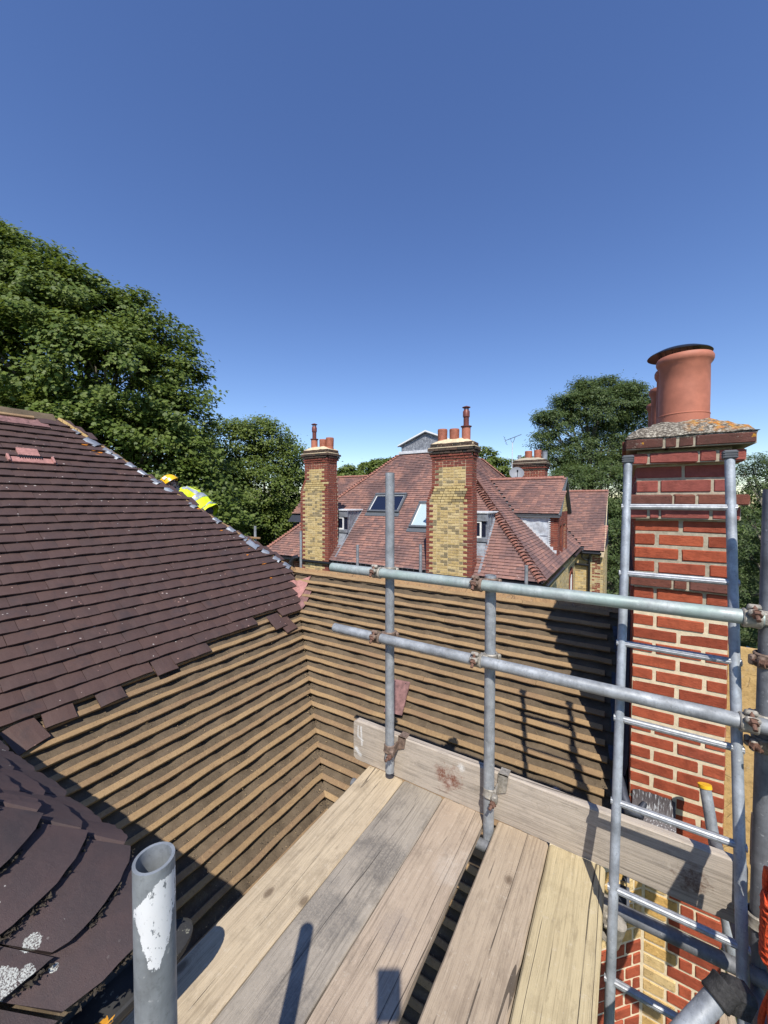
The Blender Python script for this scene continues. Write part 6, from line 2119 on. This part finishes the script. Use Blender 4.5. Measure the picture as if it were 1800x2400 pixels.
def tree(label, blobs, base, n_leaf, size, shape, mat, seed, group=None, clump=.55, trunk_r=.3, per=70, deep=.25, branches=True, name='tree', spread=.42, fill=.10):
    """blobs: (centre, radius).  Leaf sprays hang on the shell of every blob with dark hollows between; limbs reach from the trunk into each."""
    rg = np.random.default_rng(seed); r = random.Random(seed)
    th = thing(name, label, 'tree', base, group)
    tot = sum(R_ ** 2 for _, R_ in blobs); C = []; B = []
    ncl = n_leaf // per
    for (c, R_) in blobs:
        m = max(4, int(ncl * R_ ** 2 / tot))
        d = rg.normal(size=(m, 3)); d /= np.linalg.norm(d, axis=1, keepdims=True)
        d[:, 2] = np.where((d[:, 2] < -.5), -d[:, 2], d[:, 2])
        rad = R_ * (1 - deep * rg.random((m, 1)) ** 1.5) * (1 + np.clip(.10 * rg.normal(size=(m, 1)), -.2, .06))
        cc = np.array(c)[None] + d * rad
        cs = clump * rg.uniform(.55, 1.3, size=(m, 1))
        for i in range(m):
            q = np.clip(rg.normal(size=(per, 3)), -1.5, 1.5); q *= cs[i] * spread * np.array([1, 1, .50])
            C.append(cc[i] + q); B.append(np.repeat((d[i] * .7 + np.array([.16, -.26, .75]))[None], per, 0))
        inn = int(per * m * fill)
        q = rg.normal(size=(inn, 3)) * R_ * .38
        C.append(np.array(c)[None] + q); B.append(np.repeat(np.array([[.1, -.2, .6]]), inn, 0))
    leaves('crown', np.concatenate(C), np.concatenate(B), size, shape, mat, th, seed + 1)
    mb = MB(); top = Vector((0, 0, 0))
    for c, _ in blobs: top += Vector(c)
    top /= len(blobs); b0 = Vector(base)
    mid_ = b0.lerp(top, .55) + Vector((r.uniform(-.3, .3), r.uniform(-.3, .3), 0))
    mb.path([b0 - Vector((0, 0, .3)), b0.lerp(mid_, .5), mid_, top], [trunk_r * 1.3, trunk_r, trunk_r * .8, trunk_r * .35], 9)
    if branches:
        for c, R_ in blobs:
            c = Vector(c); st = b0.lerp(top, r.uniform(.5, .9))
            m1 = st.lerp(c, .5) + Vector((0, 0, .15 * (c - st).length))
            mb.path([st, m1, c, c + (c - st).normalized() * R_ * .5], [trunk_r * .38, trunk_r * .25, trunk_r * .15, .02], 6)
            for q in range(5):
                d = Vector((r.gauss(0, 1), r.gauss(0, 1), abs(r.gauss(0, .8)))).normalized()
                mb.path([m1.lerp(c, r.random()), c + d * R_ * .45, c + d * R_ * .92], [trunk_r * .12, trunk_r * .07, .01], 5)
    mb.build('trunk', 'bark', th, sharp=70)
    return th
def pb(lst): return [(tuple(px(x, y, d)), rp * d / F_PX) for (x, y, d, rp) in lst]
T1 = pb([(-150, 620, 17.5, 170), (-20, 640, 17.5, 115), (-180, 900, 16.5, 260), (70, 670, 17, 105), (150, 760, 16.5, 130), (185, 735, 17.5, 92), (40, 880, 15.5, 190), (300, 775, 17.5, 88), (245, 900, 16, 150), (372, 830, 17.8, 82), (410, 915, 17.8, 80), (395, 1010, 17, 98), (325, 1090, 16, 120), (440, 1080, 17.2, 78), (180, 1060, 15.5, 150), (455, 1160, 17, 75), (375, 1210, 16.2, 95), (520, 1230, 17.5, 65), (30, 1060, 15, 130)])
tree('tallest broad-leaved tree filling the left edge above the tiled hip', T1, (-19.5, 8.0, -8), 150000, .16, LEAF_B, 'leaf_a', 5, 'trees around the houses', .92, .42, 130, .30)
T2 = pb([(545, 1050, 24, 66), (615, 1052, 24, 72), (665, 1085, 24, 52), (590, 1170, 23, 100), (672, 1180, 24, 48), (535, 1190, 23, 85), (640, 1250, 23, 62), (500, 1120, 24, 66), (560, 1290, 23, 80), (690, 1125, 24.5, 42), (705, 1200, 24.5, 45), (690, 1270, 24, 50)])
tree('rounded dense tree between the tall tree and the left yellow chimney', T2, (-19.2, 17.0, -8), 70000, .16, LEAF_S, 'leaf_b', 8, 'trees around the houses', .85, .3, 100, .25)
T3 = pb([(1395, 968, 28, 66), (1340, 965, 28, 50), (1455, 958, 28, 60), (1305, 1005, 28, 42), (1500, 985, 28, 56), (1280, 985, 28, 24), (1430, 1030, 28.5, 50), (1360, 1060, 28, 46), (1475, 1065, 28, 46), (1300, 1075, 28, 38), (1345, 1120, 28, 50), (1420, 1110, 28, 52), (1495, 1115, 28, 50), (1372, 925, 28, 34), (1425, 915, 28, 34), (1320, 950, 28, 22), (1480, 925, 28, 30), (1272, 1040, 28, 28), (1260, 985, 28, 15), (1360, 905, 28, 18)])
tree('tall airy ash-like tree with bare limbs showing, behind the right dormer', T3, (-1.6, 30.5, -8), 80000, .20, LEAF_A, 'leaf_c', 13, 'trees around the houses', .62, .24, 60, .35, True, 'tree', .42, .16)
T4 = pb([(1330, 1160, 26, 70), (1420, 1165, 26, 85), (1500, 1170, 26, 70), (1380, 1260, 25, 100), (1470, 1290, 25, 100), (1330, 1260, 26, 60), (1440, 1400, 24.5, 110), (1560, 1260, 26, 80)])
tree('dense dark tree below the airy one, behind the far wing of the house', T4, (-.8, 26.8, -8), 64000, .19, LEAF_A, 'leaf_c', 17, 'trees around the houses', .6, .3, 60, .3, True, 'tree', .42, .2)
T5 = pb([(1768, 1118, 20, 52), (1815, 1150, 20, 80), (1745, 1200, 20, 50), (1800, 1260, 19.5, 90), (1745, 1300, 20, 60), (1790, 1390, 19.5, 90), (1735, 1400, 20, 60), (1770, 1480, 19.5, 80), (1810, 1560, 19.5, 80)])
tree('dark tree right of the near chimney at the right border', T5, (6.2, 17.5, -8), 36000, .15, LEAF_A, 'leaf_c', 19, 'trees around the houses', .55, .25, 60, .3)
T6 = pb([(1135, 1078, 32, 30), (1165, 1098, 32, 30), (1195, 1112, 32, 28), (1230, 1100, 33, 30), (1262, 955, 33, 10), (1256, 968, 33, 20)][:4])
tree('low tree peeping over the red roof right of the middle chimney', T6, (-9, 31, -8), 7000, .20, LEAF_S, 'leaf_b', 23, 'trees around the houses', .5, .25, 50, .3)
for i, (lst, base, lab) in enumerate(((((790, 1125, 46, 22), (815, 1115, 46, 24), (838, 1122, 46, 22)), (-29, 38, -8), 'small distant tree just right of the left yellow chimney'),
                                      (((862, 1108, 47, 24), (885, 1098, 47, 22), (905, 1092, 47, 16), (912, 1080, 47, 9)), (-26, 40, -8), 'small distant tree touching the left hip of the red roof'))):
    tree(lab, pb(lst), base, 6500, .26, LEAF_S, 'leaf_b', 31 + i, 'trees around the houses', .6, .3, 50, .3)
# low wood beyond, one mass
b0 = thing('far_wood', 'dim mass of trees beyond the houses', 'woodland', (-6, 60, -8)); b0['kind'] = 'stuff'
WC = []
for i in range(110):
    x = rng.uniform(-75, 45); y = rng.uniform(52, 70)
    if -30 < x < 10: y += 6
    WC.append(((x, y, rng.uniform(-7, -.8)), rng.uniform(2.2, 3.4)))
C = []
for (c, R_) in WC:
    d = npr.normal(size=(420, 3)); d /= np.linalg.norm(d, axis=1, keepdims=True)
    C.append(np.array(c)[None] + d * R_ * npr.uniform(.75, 1.1, size=(420, 1)))
C = np.concatenate(C)
leaves('foliage', C, np.tile(np.array([[0, -.3, .7]]), (len(C), 1)), .5, LEAF_S, 'leaf_b', b0, 41)
